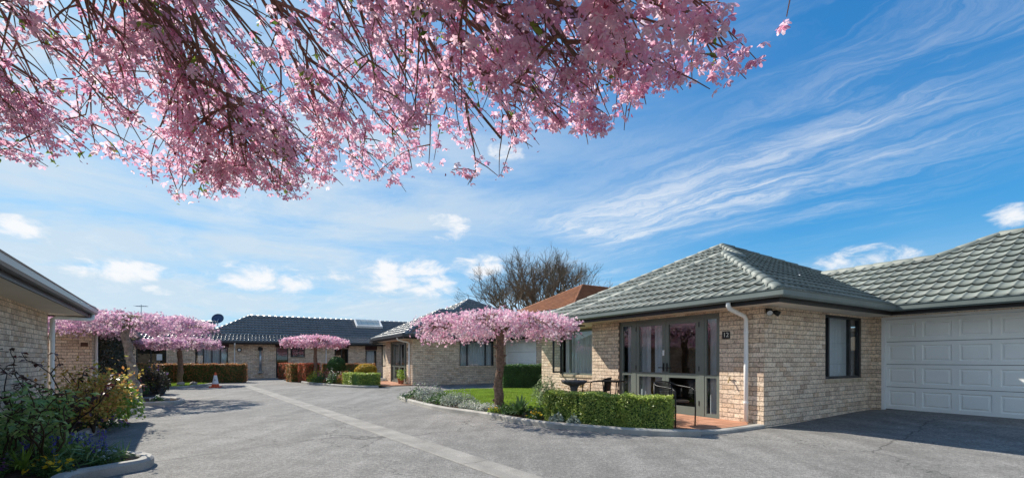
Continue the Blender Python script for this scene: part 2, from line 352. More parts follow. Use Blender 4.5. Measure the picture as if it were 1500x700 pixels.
def unit(a): return a / np.maximum(np.linalg.norm(a, axis=-1, keepdims=True), 1e-9)
def leaves(C, size, aspect=0.5, nrm=None, spread=0.8, jitter=0.35):
    """diamond leaves at centres C, facing roughly along nrm"""
    N = len(C); rn = RNG.normal(size=(N, 3))
    A = unit(rn) if nrm is None else unit(nrm + rn * spread * 0.6)
    t1 = unit(np.cross(A, RNG.normal(size=(N, 3)))); t2 = np.cross(A, t1)
    L = (size * (1 + jitter * RNG.uniform(-1, 1, N)))[:, None]
    fold = A * L * 0.10
    return np.stack([C - t1 * L * .5, C + t2 * L * .5 * aspect - fold, C + t1 * L * .5, C - t2 * L * .5 * aspect - fold], 1)
def flowers(C, size, axis=None, spread=1.0, cup=0.35, petals=5, wid=0.62, jitter=0.25, blunt=False):
    N = len(C); rn = RNG.normal(size=(N, 3))
    A = unit(rn) if axis is None else unit(axis + rn * spread * 0.5)
    e1 = unit(np.cross(A, RNG.normal(size=(N, 3)))); e2 = np.cross(A, e1)
    L = (size * .5 * (1 + jitter * RNG.uniform(-1, 1, N)))[:, None]; out = []
    for k in range(petals):
        th = 2 * math.pi * k / petals + RNG.uniform(-.2, .2, N); cs, sn = np.cos(th)[:, None], np.sin(th)[:, None]
        d = cs * e1 + sn * e2; p = -sn * e1 + cs * e2
        cp = (cup * (1 + .5 * RNG.uniform(-1, 1, N)))[:, None]
        if blunt:
            out.append(np.stack([C, C + d * L * .58 + p * L * wid * .5 + A * L * cp * .45, C + d * L * .97 + p * L * wid * .22 + A * L * cp, C + d * L * .97 - p * L * wid * .22 + A * L * cp, C + d * L * .58 - p * L * wid * .5 + A * L * cp * .45], 1)); continue
        out.append(np.stack([C, C + d * L * .6 + p * L * wid * .5 + A * L * cp * .45, C + d * L + A * L * cp, C + d * L * .6 - p * L * wid * .5 + A * L * cp * .45], 1))
    V = np.stack(out, 1).reshape(-1, 5 if blunt else 4, 3)
    return V, np.repeat(RNG.random(N), petals)

# ------------------------------------------------------------------ site axes
TH = R(30.9)                                   # the houses on the right and at the end share one grid
Bv = Vector((math.cos(TH), math.sin(TH))); Av = Vector((-math.sin(TH), math.cos(TH)))
TL = R(36.87)                                  # the houses on the left and the channel share another
Nl = Vector((.8, .6)); Al = Vector((-.6, .8))
HC = Vector((4.43, 7.8))                       # corner of the house with the number
def loc12(w, u): p = HC + Bv * w + Av * u; return (p.x, p.y)
def ground_z(x, y):
    d = Vector((x, y)) - HC; w = d.dot(Bv); u = d.dot(Av)
    a = min(max((w - 0.2) / 3.9, 0), 1); b = min(max((0.6 - u) / 1.0, 0), 1)
    return 0.12 * a * a * (3 - 2 * a) * b

# ------------------------------------------------------------------ ground
mb = MB(); mb.poly([(-900, -900, -.06), (900, -900, -.06), (900, 900, -.06), (-900, 900, -.06)])
tag(mb.build('ground', 'far_ground'), kind='structure')
def make_road():
    mb = MB(); xs = np.arange(-42, 30.1, .5); ys = np.arange(-12, 46.1, .5); nx, ny = len(xs), len(ys)
    for y in ys:
        for x in xs: mb.v.append((x, y, ground_z(x, y))); mb.r.append(0)
    for j in range(ny - 1):
        for i in range(nx - 1): mb.f.append((j * nx + i, j * nx + i + 1, (j + 1) * nx + i + 1, (j + 1) * nx + i))
    tag(mb.build('road', 'asphalt', smooth=True), kind='structure')
make_road()
def make_channel():
    root = empty('drainage_channel'); tag(root, kind='structure')
    p0 = Vector((-.545, 5.06)) - Al * 0.0; n = Vector((.79, .613)); d = Vector((-.613, .79))
    me = MB()
    prof = [(-.02, .003), (0.0, .012), (.05, .013), (.16, .005), (.27, .013), (.32, .012), (.34, .003)]
    L = 1.5 - .008
    for i in range(len(prof) - 1):
        a, b = prof[i], prof[i + 1]; me.poly([(0, a[0], a[1]), (L, a[0], a[1]), (L, b[0], b[1]), (0, b[0], b[1])])
    m0 = me.mesh('channel_section'); m0.materials.append(MATS['channel_concrete'])
    for k in range(-2, 13):
        o = bpy.data.objects.new('channel_section', m0); link(o, root)
        p = p0 + d * (k * 1.5); o.matrix_local = Matrix.Translation((p.x, p.y, 0)) @ Matrix(((d.x, n.x, 0, 0), (d.y, n.y, 0, 0), (0, 0, 1, 0), (0, 0, 0, 1)))
make_channel()

def smooth_path(P, n=8, closed=False):
    out = []; m = len(P)
    for i in range(m - 1 if not closed else m):
        p0, p1, p2, p3 = (Vector(P[(i + k) % m if closed else min(max(i + k, 0), m - 1)]) for k in (-1, 0, 1, 2))
        for j in range(n):
            t = j / n
            out.append(0.5 * ((2 * p1) + (p2 - p0) * t + (2 * p0 - 5 * p1 + 4 * p2 - p3) * t * t + (3 * p1 - p0 - 3 * p2 + p3) * t ** 3))
    if not closed: out.append(Vector(P[-1]))
    return out
def kerb(path, mat='concrete', w=.11, h=.10, name='kerb', closed=False):
    """concrete kerb swept along a plan curve; the path is its road edge, the body lies to the left of it"""
    mb = MB(); n = len(path); prof = [(0, -.03), (.0, h * .75), (.025, h), (w - .02, h), (w, h * .8), (w, -.03)]
    V = []
    for i in range(n):
        if closed: a, b = path[(i - 1) % n], path[(i + 1) % n]
        else: a, b = path[max(i - 1, 0)], path[min(i + 1, n - 1)]
        d = (b - a).normalized(); nn = Vector((-d.y, d.x)); V.append([(path[i].x + nn.x * o, path[i].y + nn.y * o, z) for o, z in prof])
    for i in range(n if closed else n - 1):
        for k in range(len(prof) - 1): mb.poly([V[i][k], V[(i + 1) % n][k], V[(i + 1) % n][k + 1], V[i][k + 1]])
    if not closed: mb.poly(V[0]); mb.poly(V[-1][::-1])
    return tag(mb.build(name, mat), kind='structure')
def sheet(name, pts, z, mat, kind='structure'):
    mb = MB(); mb.poly([(p[0], p[1], z) for p in pts]); return tag(mb.build(name, mat), kind=kind)

KERB_R = smooth_path([(-2.95, 14.9), (-3.35, 14.2), (-3.42, 13.45), (-2.95, 12.4), (-1.78, 10.5), (-.89, 9.55), (-.36, 8.95), (.08, 8.35), (.63, 7.80), (1.09, 7.52), (1.77, 7.13), (2.45, 6.92), (2.95, 6.92)], 6)
kerb(KERB_R)
bed_in = [(p.x, p.y) for p in KERB_R]
def inset(path, d):
    out = []
    for i, p in enumerate(path):
        a, b = path[max(i - 1, 0)], path[min(i + 1, len(path) - 1)]; t = (b - a).normalized(); out.append(p + Vector((-t.y, t.x)) * d)
    return out
inner = inset(KERB_R, .105); lawn_edge = inset(KERB_R[8:40], .95)
back_pts = [(1.9, 17.3), (-.5, 17.3), (-1.7, 17.1), (-2.4, 16.2)]
sheet('garden_bed', [(p.x, p.y) for p in inner] + [loc12(-.9, 1.3), loc12(-.02, 3.6), loc12(-.02, 4.5), loc12(.74, 4.6), loc12(.74, 8.0)] + back_pts, .050, 'soil')
LAWN = [(-2.9, 14.3), (-3.12, 13.75)] + [(p.x, p.y) for p in lawn_edge] + [(.9, 9.6), (1.35, 10.8), (1.2, 12.6), (.9, 15.2), (1.0, 17.2), (-.5, 17.2), (-1.65, 17.0), (-2.35, 16.1)]
sheet('lawn', LAWN, .062, 'grass_ground')
def in_poly(x, y, P):
    c = False; n = len(P)
    for i in range(n):
        x1, y1 = P[i]; x2, y2 = P[i - 1]
        if (y1 > y) != (y2 > y) and x < (x2 - x1) * (y - y1) / (y2 - y1) + x1: c = not c
    return c
def grass(P, z, n, h, name='grass'):
    xs = [p[0] for p in P]; ys = [p[1] for p in P]; pts = []
    while len(pts) < n:
        x, y = random.uniform(min(xs), max(xs)), random.uniform(min(ys), max(ys))
        if in_poly(x, y, P): pts.append((x, y, z))
    C = np.array(pts); N = len(C); th = RNG.uniform(0, 6.28, N); d = np.stack([np.cos(th), np.sin(th), 0 * th], 1)
    H = h * RNG.uniform(.5, 1.3, N)[:, None]; lean = RNG.normal(size=(N, 3)) * .35; lean[:, 2] = 1
    V = np.stack([C - d * .008, C + d * .008, C + unit(lean) * H], 1)
    o = quads_obj(name, V, 'grass_blade', n=3); return o
tag(grass(LAWN, .06, 60000, .045), 'short bright green mown grass of the lawn behind the border', 'grass')
# entrance slab of the numbered house: tiles edged by a curved concrete strip
PORCH_EDGE = smooth_path([(2.55, 7.28), (2.95, 7.10), (3.45, 7.20), (3.95, 7.48), loc12(-.01, -.02)], 6)
def make_porch():
    root = empty('porch_paving'); tag(root, kind='structure')
    edge = [(p.x, p.y) for p in inset(PORCH_EDGE, .14)]
    P = edge + [loc12(-.01, .05), loc12(-.01, 3.62), loc12(-.75, 3.62), loc12(-1.1, 3.0)]
    mb = MB(); mb.poly([(x, y, .054) for x, y in P]); mb.build('mortar_bed', 'mortar', root)
    k = 0; s = .30
    for i in range(-1, 13):
        for j in range(-6, 1):
            c = [loc12(j * s + a, i * s + b) for a, b in ((.004, .004), (s - .004, .004), (s - .004, s - .004), (.004, s - .004))]
            ins = [in_poly(x, y, P) for x, y in c]
            if all(ins):
                t = MB(); t.poly([(x, y, .060) for x, y in c]); t.poly([(*c[0], .060), (*c[1], .060), (*c[1], .054), (*c[0], .054)])
                t.build('paving_tile', 'terracotta_paving', root)
            elif any(ins):
                from mathutils.geometry import intersect_line_line_2d
                q = [p for p, f in zip(c, ins) if f]
                for a in range(4):
                    for e in range(len(P)):
                        h = intersect_line_line_2d(Vector(c[a]), Vector(c[a - 1]), Vector(P[e]), Vector(P[e - 1]))
                        if h: q.append((h.x, h.y))
                cx = sum(p[0] for p in q) / len(q); cy = sum(p[1] for p in q) / len(q)
                q.sort(key=lambda p: math.atan2(p[1] - cy, p[0] - cx))
                if len(q) > 2: t = MB(); t.poly([(x, y, .060) for x, y in q]); t.build('paving_tile', 'terracotta_paving', root)
make_porch()
kerb(PORCH_EDGE, w=.145, h=.058, name='porch_edging')

# ------------------------------------------------------------------ houses
CAMV = Vector((0, 0, EYE))
class House:
    def __init__(s, name, corner, rz, foot, label, brick_edges=None, tiles='tile_green', gutter='gutter_green', group=None, nbrick=0, ntile=0, soff=2.14, cat='house'):
        s.root = empty(name, (corner[0], corner[1], 0), rz, label, cat, group)
        s.M = Matrix.Translation((corner[0], corner[1], 0)) @ Matrix.Rotation(rz, 4, 'Z')
        s.foot = [Vector(p) for p in foot]; s.soff = soff; s.tm = tiles; s.gm = gutter
        s.nbrick, s.ntile = nbrick, ntile
        s.wall = MB(); s.brk = []; s.rest = MB(); s.tiles = []; s.trest = MB(); s.under = MB(); s.be = brick_edges
    def frame(s, i):
        p = s.foot[i]; q = s.foot[(i + 1) % len(s.foot)]; d = (q - p); L = d.length; d.normalize()
        return p, d, Vector((d.y, -d.x)), L
    def P(s, F, a, z, o): return Vector((F[0].x + F[1].x * a + F[2].x * o, F[0].y + F[1].y * a + F[2].y * o, z))
    def walls(s, openings):
        for i in range(len(s.foot)):
            F = s.frame(i); L = F[3]; op = openings.get(i, [])
            xs = sorted({0, L, *[v for o in op for v in o[:2]]}); zs = sorted({-.3, s.soff, *[v for o in op for v in o[2:4]]})
            for a, b in zip(xs, xs[1:]):
                for c, d in zip(zs, zs[1:]):
                    if any(o[0] <= (a + b) / 2 <= o[1] and o[2] <= (c + d) / 2 <= o[3] for o in op): continue
                    s.wall.poly([s.P(F, a, c, 0), s.P(F, b, c, 0), s.P(F, b, d, 0), s.P(F, a, d, 0)])
            for o in op:
                a, b, c, d = o[:4]; D = -.11
                for (p, q) in (((a, c), (a, d)), ((b, c), (b, d)), ((a, c), (b, c)), ((a, d), (b, d))):
                    s.wall.poly([s.P(F, *p, 0), s.P(F, *q, 0), s.P(F, *q, D), s.P(F, *p, D)])
            if s.be is None or i in s.be: s.lay(F, op, i)
    def lay(s, F, op, i):
        L = F[3]; bl, bh, j = .23, .076, .010; k = 0; z = -.05
        while z < s.soff - .02:
            z1 = min(z + bh, s.soff - .002)
            x = -.0105 if i % 2 else 0.0
            x0 = x; first = (k + i) % 2
            while x < L - .01:
                le = .11 if (first and x == x0) else bl
                segs = [(x, min(x + le, L))]; x += le + j
                for (a, b, c, d) in [o[:4] for o in op]:
                    if z + bh * .5 > c and z + bh * .5 < d:
                        ns = []
                        for (p, q) in segs:
                            if q <= a or p >= b: ns.append((p, q)); continue
                            if p < a: ns.append((p, a))
                            if q > b: ns.append((b, q))
                        segs = ns
                for (p, q) in segs:
                    if q - p < .03: continue
                    s.brk.append((F, p, q, z, z1))
            z += bh + j; k += 1
    def flush_bricks(s):
        me = {}
        def key(b): return (s.M @ s.P(b[0], (b[1] + b[2]) / 2, (b[3] + b[4]) / 2, 0) - CAMV).length
        full = [b for b in s.brk if abs(b[2] - b[1] - .23) < .001 and b[4] - b[3] > .07 and b[3] > .0]
        def seen(b):
            w = s.M @ s.P(b[0], (b[1] + b[2]) / 2, (b[3] + b[4]) / 2, 0); n = s.M.to_3x3() @ Vector((b[0][2].x, b[0][2].y, 0))
            d = w - CAMV; return d.y > 0 and n.dot(d) < 0 and -1.25 < d.x / d.y < 1.2
        full = sorted([b for b in full if seen(b)], key=key)[:s.nbrick]; ids = {id(b) for b in full}
        if full:
            m = MB(); m.box(-.115, .115, -.02, .011, -.038, .038); shared = m.mesh('brick'); shared.materials.append(MATS['brick'])
            wall_o = s.wall_o
            for b in full:
                F = b[0]; c = s.P(F, (b[1] + b[2]) / 2, (b[3] + b[4]) / 2, random.uniform(-.0015, .001)); d = F[1]; n = F[2]
                if d.x * n.y - d.y * n.x < 0: d = -d
                o = bpy.data.objects.new('brick', shared); link(o, wall_o)
                o.matrix_local = Matrix(((d.x, n.x, 0, c.x), (d.y, n.y, 0, c.y), (0, 0, 1, c.z), (0, 0, 0, 1))) @ Matrix.Rotation(random.uniform(-.004, .004), 4, 'Y')
        for b in s.brk:
            if id(b) in ids: continue
            F = b[0]; o = .011 + random.uniform(-.0015, .001); v = []
            for oo in (-.002, o):
                for (x, z) in ((b[1], b[3]), (b[2], b[3]), (b[2], b[4]), (b[1], b[4])): v.append(s.P(F, x, z, oo))
            s.rest.add(v, [(4, 5, 6, 7), (0, 1, 5, 4), (1, 2, 6, 5), (2, 3, 7, 6), (3, 0, 4, 7)], random.random())
        if s.rest.f: s.rest.build('brickwork', 'brick', s.wall_o, kind='stuff')
    # --- eaves
    def sweep(s, name, prof, mat, idx=None, path=None, closed=True):
        mb = MB(); P = path or s.foot; n = len(P); V = []
        for i in range(n):
            d0 = (P[i] - P[i - 1]).normalized(); d1 = (P[(i + 1) % n] - P[i]).normalized()
            n0 = Vector((d0.y, -d0.x)); n1 = Vector((d1.y, -d1.x)); m = (n0 + n1); m = m / max(m.dot(n0), .2)
            V.append([(P[i].x + m.x * o, P[i].y + m.y * o, z) for o, z in prof])
        for i in range(n):
            if idx is not None and i not in idx: continue
            for k in range(len(prof) - 1): mb.poly([V[i][k], V[(i + 1) % n][k], V[(i + 1) % n][k + 1], V[i][k + 1]])
        return mb.build(name, mat, s.root)
    def eaves(s, ov=.6):
        z = s.soff
        s.sweep('soffit', [(-.10, z), (ov - .055, z)], 'soffit')
        s.sweep('fascia', [(ov - .055, z - .03), (ov - .03, z - .03), (ov - .03, z + .14), (ov - .055, z + .14), (ov - .055, z - .03)], 'fascia')
        s.sweep('gutter', [(ov - .025, z + .045), (ov + .06, z + .04), (ov + .085, z + .07), (ov + .085, z + .145), (ov + .10, z + .165), (ov + .085, z + .17), (ov + .07, z + .15), (ov - .025, z + .075)], s.gm)
    # --- roof planes: polygon in plan, eave point, eave direction, uphill direction
    def plane(s, poly, p0, e, up, z0, pitch, clip=(), tiled=True):
        e = Vector(e); up = Vector(up); p0 = Vector(p0); poly = [Vector(p) for p in poly]
        def z(p): return z0 + pitch * (p - p0).dot(up)
        s.under.poly([(p.x, p.y, z(p) - .012) for p in poly])
        if not tiled: return
        if e.x * up.y - e.y * up.x < 0: e = -e
        c = 1 / math.sqrt(1 + pitch * pitch); e3 = Vector((e.x, e.y, 0)); s3 = Vector((up.x * c, up.y * c, pitch * c)); n3 = e3.cross(s3)
        A = [(p - p0).dot(e) for p in poly]; U = [(p - p0).dot(up) for p in poly]; tw = .2; th = .355 * c
        P2 = [(p.x, p.y) for p in poly]; part = bmesh.new(); lay = part.verts.layers.float.new('rnd')
        for i in range(math.floor(min(A) / tw + 1e-4), math.ceil(max(A) / tw - 1e-4)):
            for j in range(int(max(U) / th) + 1):
                cor = [p0 + e * (a * tw) + up * (b * th) for a, b in ((i + .03, j + .03), (i + .97, j + .03), (i + .97, j + .97), (i + .03, j + .97), (i + .5, j + .5))]
                ins = [in_poly(q.x, q.y, P2) for q in cor]
                if not any(ins): continue
                o2 = p0 + e * (i * tw) + up * (j * th); o = Vector((o2.x, o2.y, z(o2)))
                M = Matrix(((e3.x, s3.x, n3.x, o.x), (e3.y, s3.y, n3.y, o.y), (e3.z, s3.z, n3.z, o.z), (0, 0, 0, 1)))
                if all(ins): s.tiles.append(M)
                else:
                    r = random.random(); vs = []
                    for q in TILE_V: v = part.verts.new(M @ Vector(q)); v[lay] = r; vs.append(v)
                    for f in TILE_F: part.faces.new([vs[k] for k in f])
        cen = sum(poly, Vector((0, 0))) / len(poly)
        for k in clip:
            a, b = poly[k], poly[(k + 1) % len(poly)]; d = (b - a).normalized(); nn = Vector((d.y, -d.x))
            if (cen - a).dot(nn) > 0: nn = -nn
            bmesh.ops.bisect_plane(part, geom=part.verts[:] + part.edges[:] + part.faces[:], plane_co=(a.x, a.y, 0), plane_no=(nn.x, nn.y, 0), clear_outer=True)
        part.verts.index_update()
        s.trest.add([v.co[:] for v in part.verts], [tuple(v.index for v in f.verts) for f in part.faces])
        s.trest.r[-len(part.verts):] = [v[lay] for v in part.verts] if len(part.verts) else []
        part.free()
    def flush_roof(s):
        ro = s.under.build('roof', s.tm, s.root); s.roof_o = ro
        def key(M): return (s.M @ M.translation - CAMV).length
        def seen(M):
            w = s.M @ M.translation; d = w - CAMV; n = s.M.to_3x3() @ M.to_3x3().col[2]; return d.y > 0 and n.dot(d) < 0 and -1.2 < d.x / d.y < 1.2
        best = sorted([M for M in s.tiles if seen(M)], key=key)[:s.ntile]; ids = {id(M) for M in best}
        if best:
            m = MB(); m.add(TILE_V, TILE_F); sh = m.mesh('roof_tile', True); sh.materials.append(MATS[s.tm])
            for M in best: o = bpy.data.objects.new('roof_tile', sh); link(o, ro); o.matrix_local = M
        for M in s.tiles:
            if id(M) not in ids: s.trest.add([M @ Vector(q) for q in TILE_V], TILE_F, random.random())
        if s.trest.f: s.trest.build('tiling', s.tm, ro, smooth=True, kind='stuff')
    def caps(s, lines):
        """ridge and hip caps, one overlapping half-round tile after another"""
        if not hasattr(s, 'capm'):
            m = MB(); n = 7; L = .40; V = []
            for (y, rr) in ((0, .115), (L, .095)):
                V += [(rr * math.cos(math.pi * k / (n - 1)), y, rr * .80 * math.sin(math.pi * k / (n - 1)) - (.035 if k in (0, n - 1) else 0)) for k in range(n)]
            V += [(.105 * math.cos(math.pi * k / (n - 1)), 0, -.02 + .105 * .5 * math.sin(math.pi * k / (n - 1))) for k in range(n)]
            f = [(k, k + 1, n + k + 1, n + k) for k in range(n - 1)] + [(k + 1, k, 2 * n + k, 2 * n + k + 1) for k in range(n - 1)]
            m.add(V, f); s.capm = m.mesh('ridge_tile', True); s.capm.materials.append(MATS[s.tm])
        for (a, b) in lines:
            a, b = Vector(a), Vector(b); d = b - a; L = d.length; d.normalize(); k = max(1, round(L / .37))
            x = d.cross(Vector((0, 0, 1))).normalized(); n = x.cross(d)
            for i in range(k):
                p = a + d * (L * i / k) + n * (-.012 + random.uniform(-.004, .004))
                o = bpy.data.objects.new('ridge_tile', s.capm); link(o, s.roof_o)
                o.matrix_local = Matrix(((x.x, d.x, n.x, p.x), (x.y, d.y, n.y, p.y), (x.z, d.z, n.z, p.z), (0, 0, 0, 1))) @ Matrix.Diagonal((1, L / k / .37, 1, 1))
    # --- boxes in facade coordinates
    def fbox(s, mb, F, a0, a1, z0, z1, o0, o1):
        v = [s.P(F, a, z, o) for o in (o0, o1) for z in (z0, z1) for a in (a0, a1)]
        mb.add(v, [(0, 2, 3, 1), (4, 5, 7, 6), (0, 1, 5, 4), (2, 6, 7, 3), (0, 4, 6, 2), (1, 3, 7, 5)])
    def pane(s, F, a0, a1, z0, z1, o, parent, mat='glass', name='pane'):
        mb = MB(); s.fbox(mb, F, a0, a1, z0, z1, o, o + .006); return mb.build(name, mat, parent)
    def curtain(s, F, a0, a1, z0, z1, o, n=None):
        mb = MB(); n = n or max(8, int((a1 - a0) / .025)); row = []
        for k in range(n + 1):
            a = a0 + (a1 - a0) * k / n; off = o + .022 * math.sin(k * 1.1 + random.uniform(-.4, .4)) - .02
            row.append((s.P(F, a, z0, off + .006 * random.uniform(-1, 1)), s.P(F, a, z1, off)))
        for k in range(n): mb.poly([row[k][0], row[k + 1][0], row[k + 1][1], row[k][1]])
        return mb.build('curtain', 'curtain', s.root, smooth=True)
    def window(s, i, a0, a1, z0, z1, mull=(), mat='frame_dark', fw=.05, sill=True, curtains=(), trans=(), skip=()):
        F = s.frame(i); mb = MB(); o0, o1 = -.09, -.03
        s.fbox(mb, F, a0, a1, z0, z0 + fw, o0, o1); s.fbox(mb, F, a0, a1, z1 - fw, z1, o0, o1)
        s.fbox(mb, F, a0, a0 + fw, z0 + fw, z1 - fw, o0, o1); s.fbox(mb, F, a1 - fw, a1, z0 + fw, z1 - fw, o0, o1)
        for m in mull: s.fbox(mb, F, m - fw * .6, m + fw * .6, z0 + fw, z1 - fw, o0 + .002, o1 + .004)
        wo = mb.build('window', mat, s.root)
        ed = [a0 + fw] + [v for m in mull for v in (m - fw * .6, m + fw * .6)] + [a1 - fw]
        for k in range(0, len(ed), 2):
            if k // 2 in skip: continue
            s.pane(F, ed[k], ed[k + 1], z0 + fw, z1 - fw, -.065, wo)
        if sill:
            n = max(2, round((a1 - a0) / .086)); sm = MB()
            s.fbox(sm, F, 0, (a1 - a0 + .06) / n - .008, -.075, 0, -.02, .035)
            for k in range(n):
                q = MB(); st = a0 - .03 + (a1 - a0 + .06) * k / n
                v = [s.P(F, a, z, o) for (o, z) in ((-.02, z0 - .078), (.032, z0 - .078), (.032, z0 - .018), (-.02, z0 - .002)) for a in (st, st + (a1 - a0 + .06) / n - .008)]
                q.add(v, [(0, 1, 3, 2), (2, 3, 5, 4), (4, 5, 7, 6), (0, 2, 4, 6), (1, 3, 5, 7)])
                q.build('sill_brick', 'sill_brick', wo)
        for (c0, c1) in curtains: s.curtain(F, c0, c1, z0 + .02, z1 - .02, -.16)
        return wo
    def downpipe(s, F, a, zt, zb=.02, o=.06, ov=.62, rad=.038, bent=True):
        mb = MB(); P = lambda aa, z, oo: s.P(F, aa, z, oo)
        pts = [P(a + .02, zt + .05, ov), P(a + .02, zt - .09, ov), P(a + .01, zt - .14, ov - .05), P(a, zt - .24, o + .06), P(a, zt - .30, o), P(a, (zt + zb) / 2, o), P(a, zb + .02, o)] if bent else \
              [P(a, zt, o), P(a, zb + .02, o)]
        mb.tube(pts, rad, 10); d = mb.build('downpipe', 'white_paint', s.root, smooth=True)
        for z in (zt - .55, (zt + zb) / 2, zb + .35):
            k = MB(); k.lathe([(rad + .001, 0), (rad + .006, 0), (rad + .006, .03), (rad + .001, .03)], 10, P(a, z, o)); s.fbox(k, F, a - .012, a + .012, z + .004, z + .026, .0, o - rad); k.build('pipe_bracket', 'white_paint', d)
        return d

TILE_V = []; TILE_F = []
def tile_geo():
    W_, H_ = .2, .355
    prof = [(0, .020), (.012, .034), (.030, .030), (.046, .012), (.085, .002), (.125, .001), (.165, .008), (W_, .020)]
    n = len(prof)
    for (y, dz, dip) in ((-.012, .030, 1), (H_ + .0, -.004, 1)):
        for (x, z) in prof: TILE_V.append((x, y - (.007 * math.sin(math.pi * x / W_) if dz > 0 else 0), z + dz))
    for (x, z) in prof: TILE_V.append((x, .022 - .007 * math.sin(math.pi * x / W_), z - .004))
    for k in range(n - 1): TILE_F.append((k, k + 1, n + k + 1, n + k))
    for k in range(n - 1): TILE_F.append((k + 1, k, 2 * n + k, 2 * n + k + 1))
tile_geo()

def text_mesh(body, size, mat, M, parent, name):
    cu = bpy.data.curves.new(name, 'FONT'); cu.body = body; cu.size = size; cu.extrude = .003; cu.align_x = 'CENTER'; cu.align_y = 'CENTER'
    tmp = bpy.data.objects.new('tmp', cu); COL.objects.link(tmp); bpy.context.view_layer.update()
    me = bpy.data.meshes.new_from_object(tmp.evaluated_get(bpy.context.evaluated_depsgraph_get())); bpy.data.objects.remove(tmp)
    me.materials.clear(); me.materials.append(MATS[mat]); o = bpy.data.objects.new(name, me); link(o, parent); o.matrix_local = M; return o
def facade_matrix(h, F, a, z, o):
    p = h.P(F, a, z, o); d, n = F[1], F[2]; d = Vector((-n.y, n.x)) if True else d
    return Matrix(((d.x, 0, n.x, p.x), (d.y, 0, n.y, p.y), (0, 1, 0, p.z), (0, 0, 0, 1)))

PITCH = .526
def french_door(h, F, a0, a1, z0, z1, rail, handle_side, hinge=None, curtain=None, matr='frame_grey'):
    mb = MB(); st = .085; o0, o1 = -.085, -.035
    h.fbox(mb, F, a0, a0 + st, z0, z1, o0, o1); h.fbox(mb, F, a1 - st, a1, z0, z1, o0, o1)
    h.fbox(mb, F, a0 + st, a1 - st, z0, z0 + .16, o0, o1 - .001); h.fbox(mb, F, a0 + st, a1 - st, z1 - .10, z1, o0, o1 - .001)
    h.fbox(mb, F, a0 + st, a1 - st, rail - .05, rail + .05, o0, o1 - .001)
    d = mb.build('french_door', matr, h.root)
    h.pane(F, a0 + st, a1 - st, z0 + .16, rail - .05, -.062, d); h.pane(F, a0 + st, a1 - st, rail + .05, z1 - .10, -.062, d)
    if handle_side:
        a = a0 + .045 if handle_side < 0 else a1 - .045
        k = MB(); h.fbox(k, F, a - .016, a + .016, rail + .08, rail + .26, o1, o1 + .012); 
        h.fbox(k, F, a - .012, a + .012 - handle_side * .10 if handle_side < 0 else a + .012, rail + .15, rail + .168, o1 + .012, o1 + .05) if handle_side < 0 else h.fbox(k, F, a - .11, a + .012, rail + .15, rail + .168, o1 + .013, o1 + .05)
        k.build('handle', 'black_metal', d)
    for z in (z0 + .2, rail + .1, z1 - .2):
        k = MB(); a = a1 if handle_side < 0 else a0
        k.tube([h.P(F, a, z, o1 + .008), h.P(F, a, z + .10, o1 + .008)], .010, 6); k.build('hinge', 'black_metal', d)
    return d
def sidelight(h, F, a0, a1, z0, z1, rail, matr='frame_grey'):
    mb = MB(); st = .045; o0, o1 = -.085, -.035
    h.fbox(mb, F, a0, a0 + st, z0, z1, o0, o1); h.fbox(mb, F, a1 - st, a1, z0, z1, o0, o1)
    for (c, d) in ((z0, z0 + .06), (rail - .03, rail + .03), (z1 - .06, z1)): h.fbox(mb, F, a0 + st, a1 - st, c, d, o0, o1 - .001)
    w = mb.build('sidelight', matr, h.root)
    h.pane(F, a0 + st, a1 - st, z0 + .06, rail - .03, -.062, w); h.pane(F, a0 + st, a1 - st, rail + .03, z1 - .06, -.062, w)
    return w
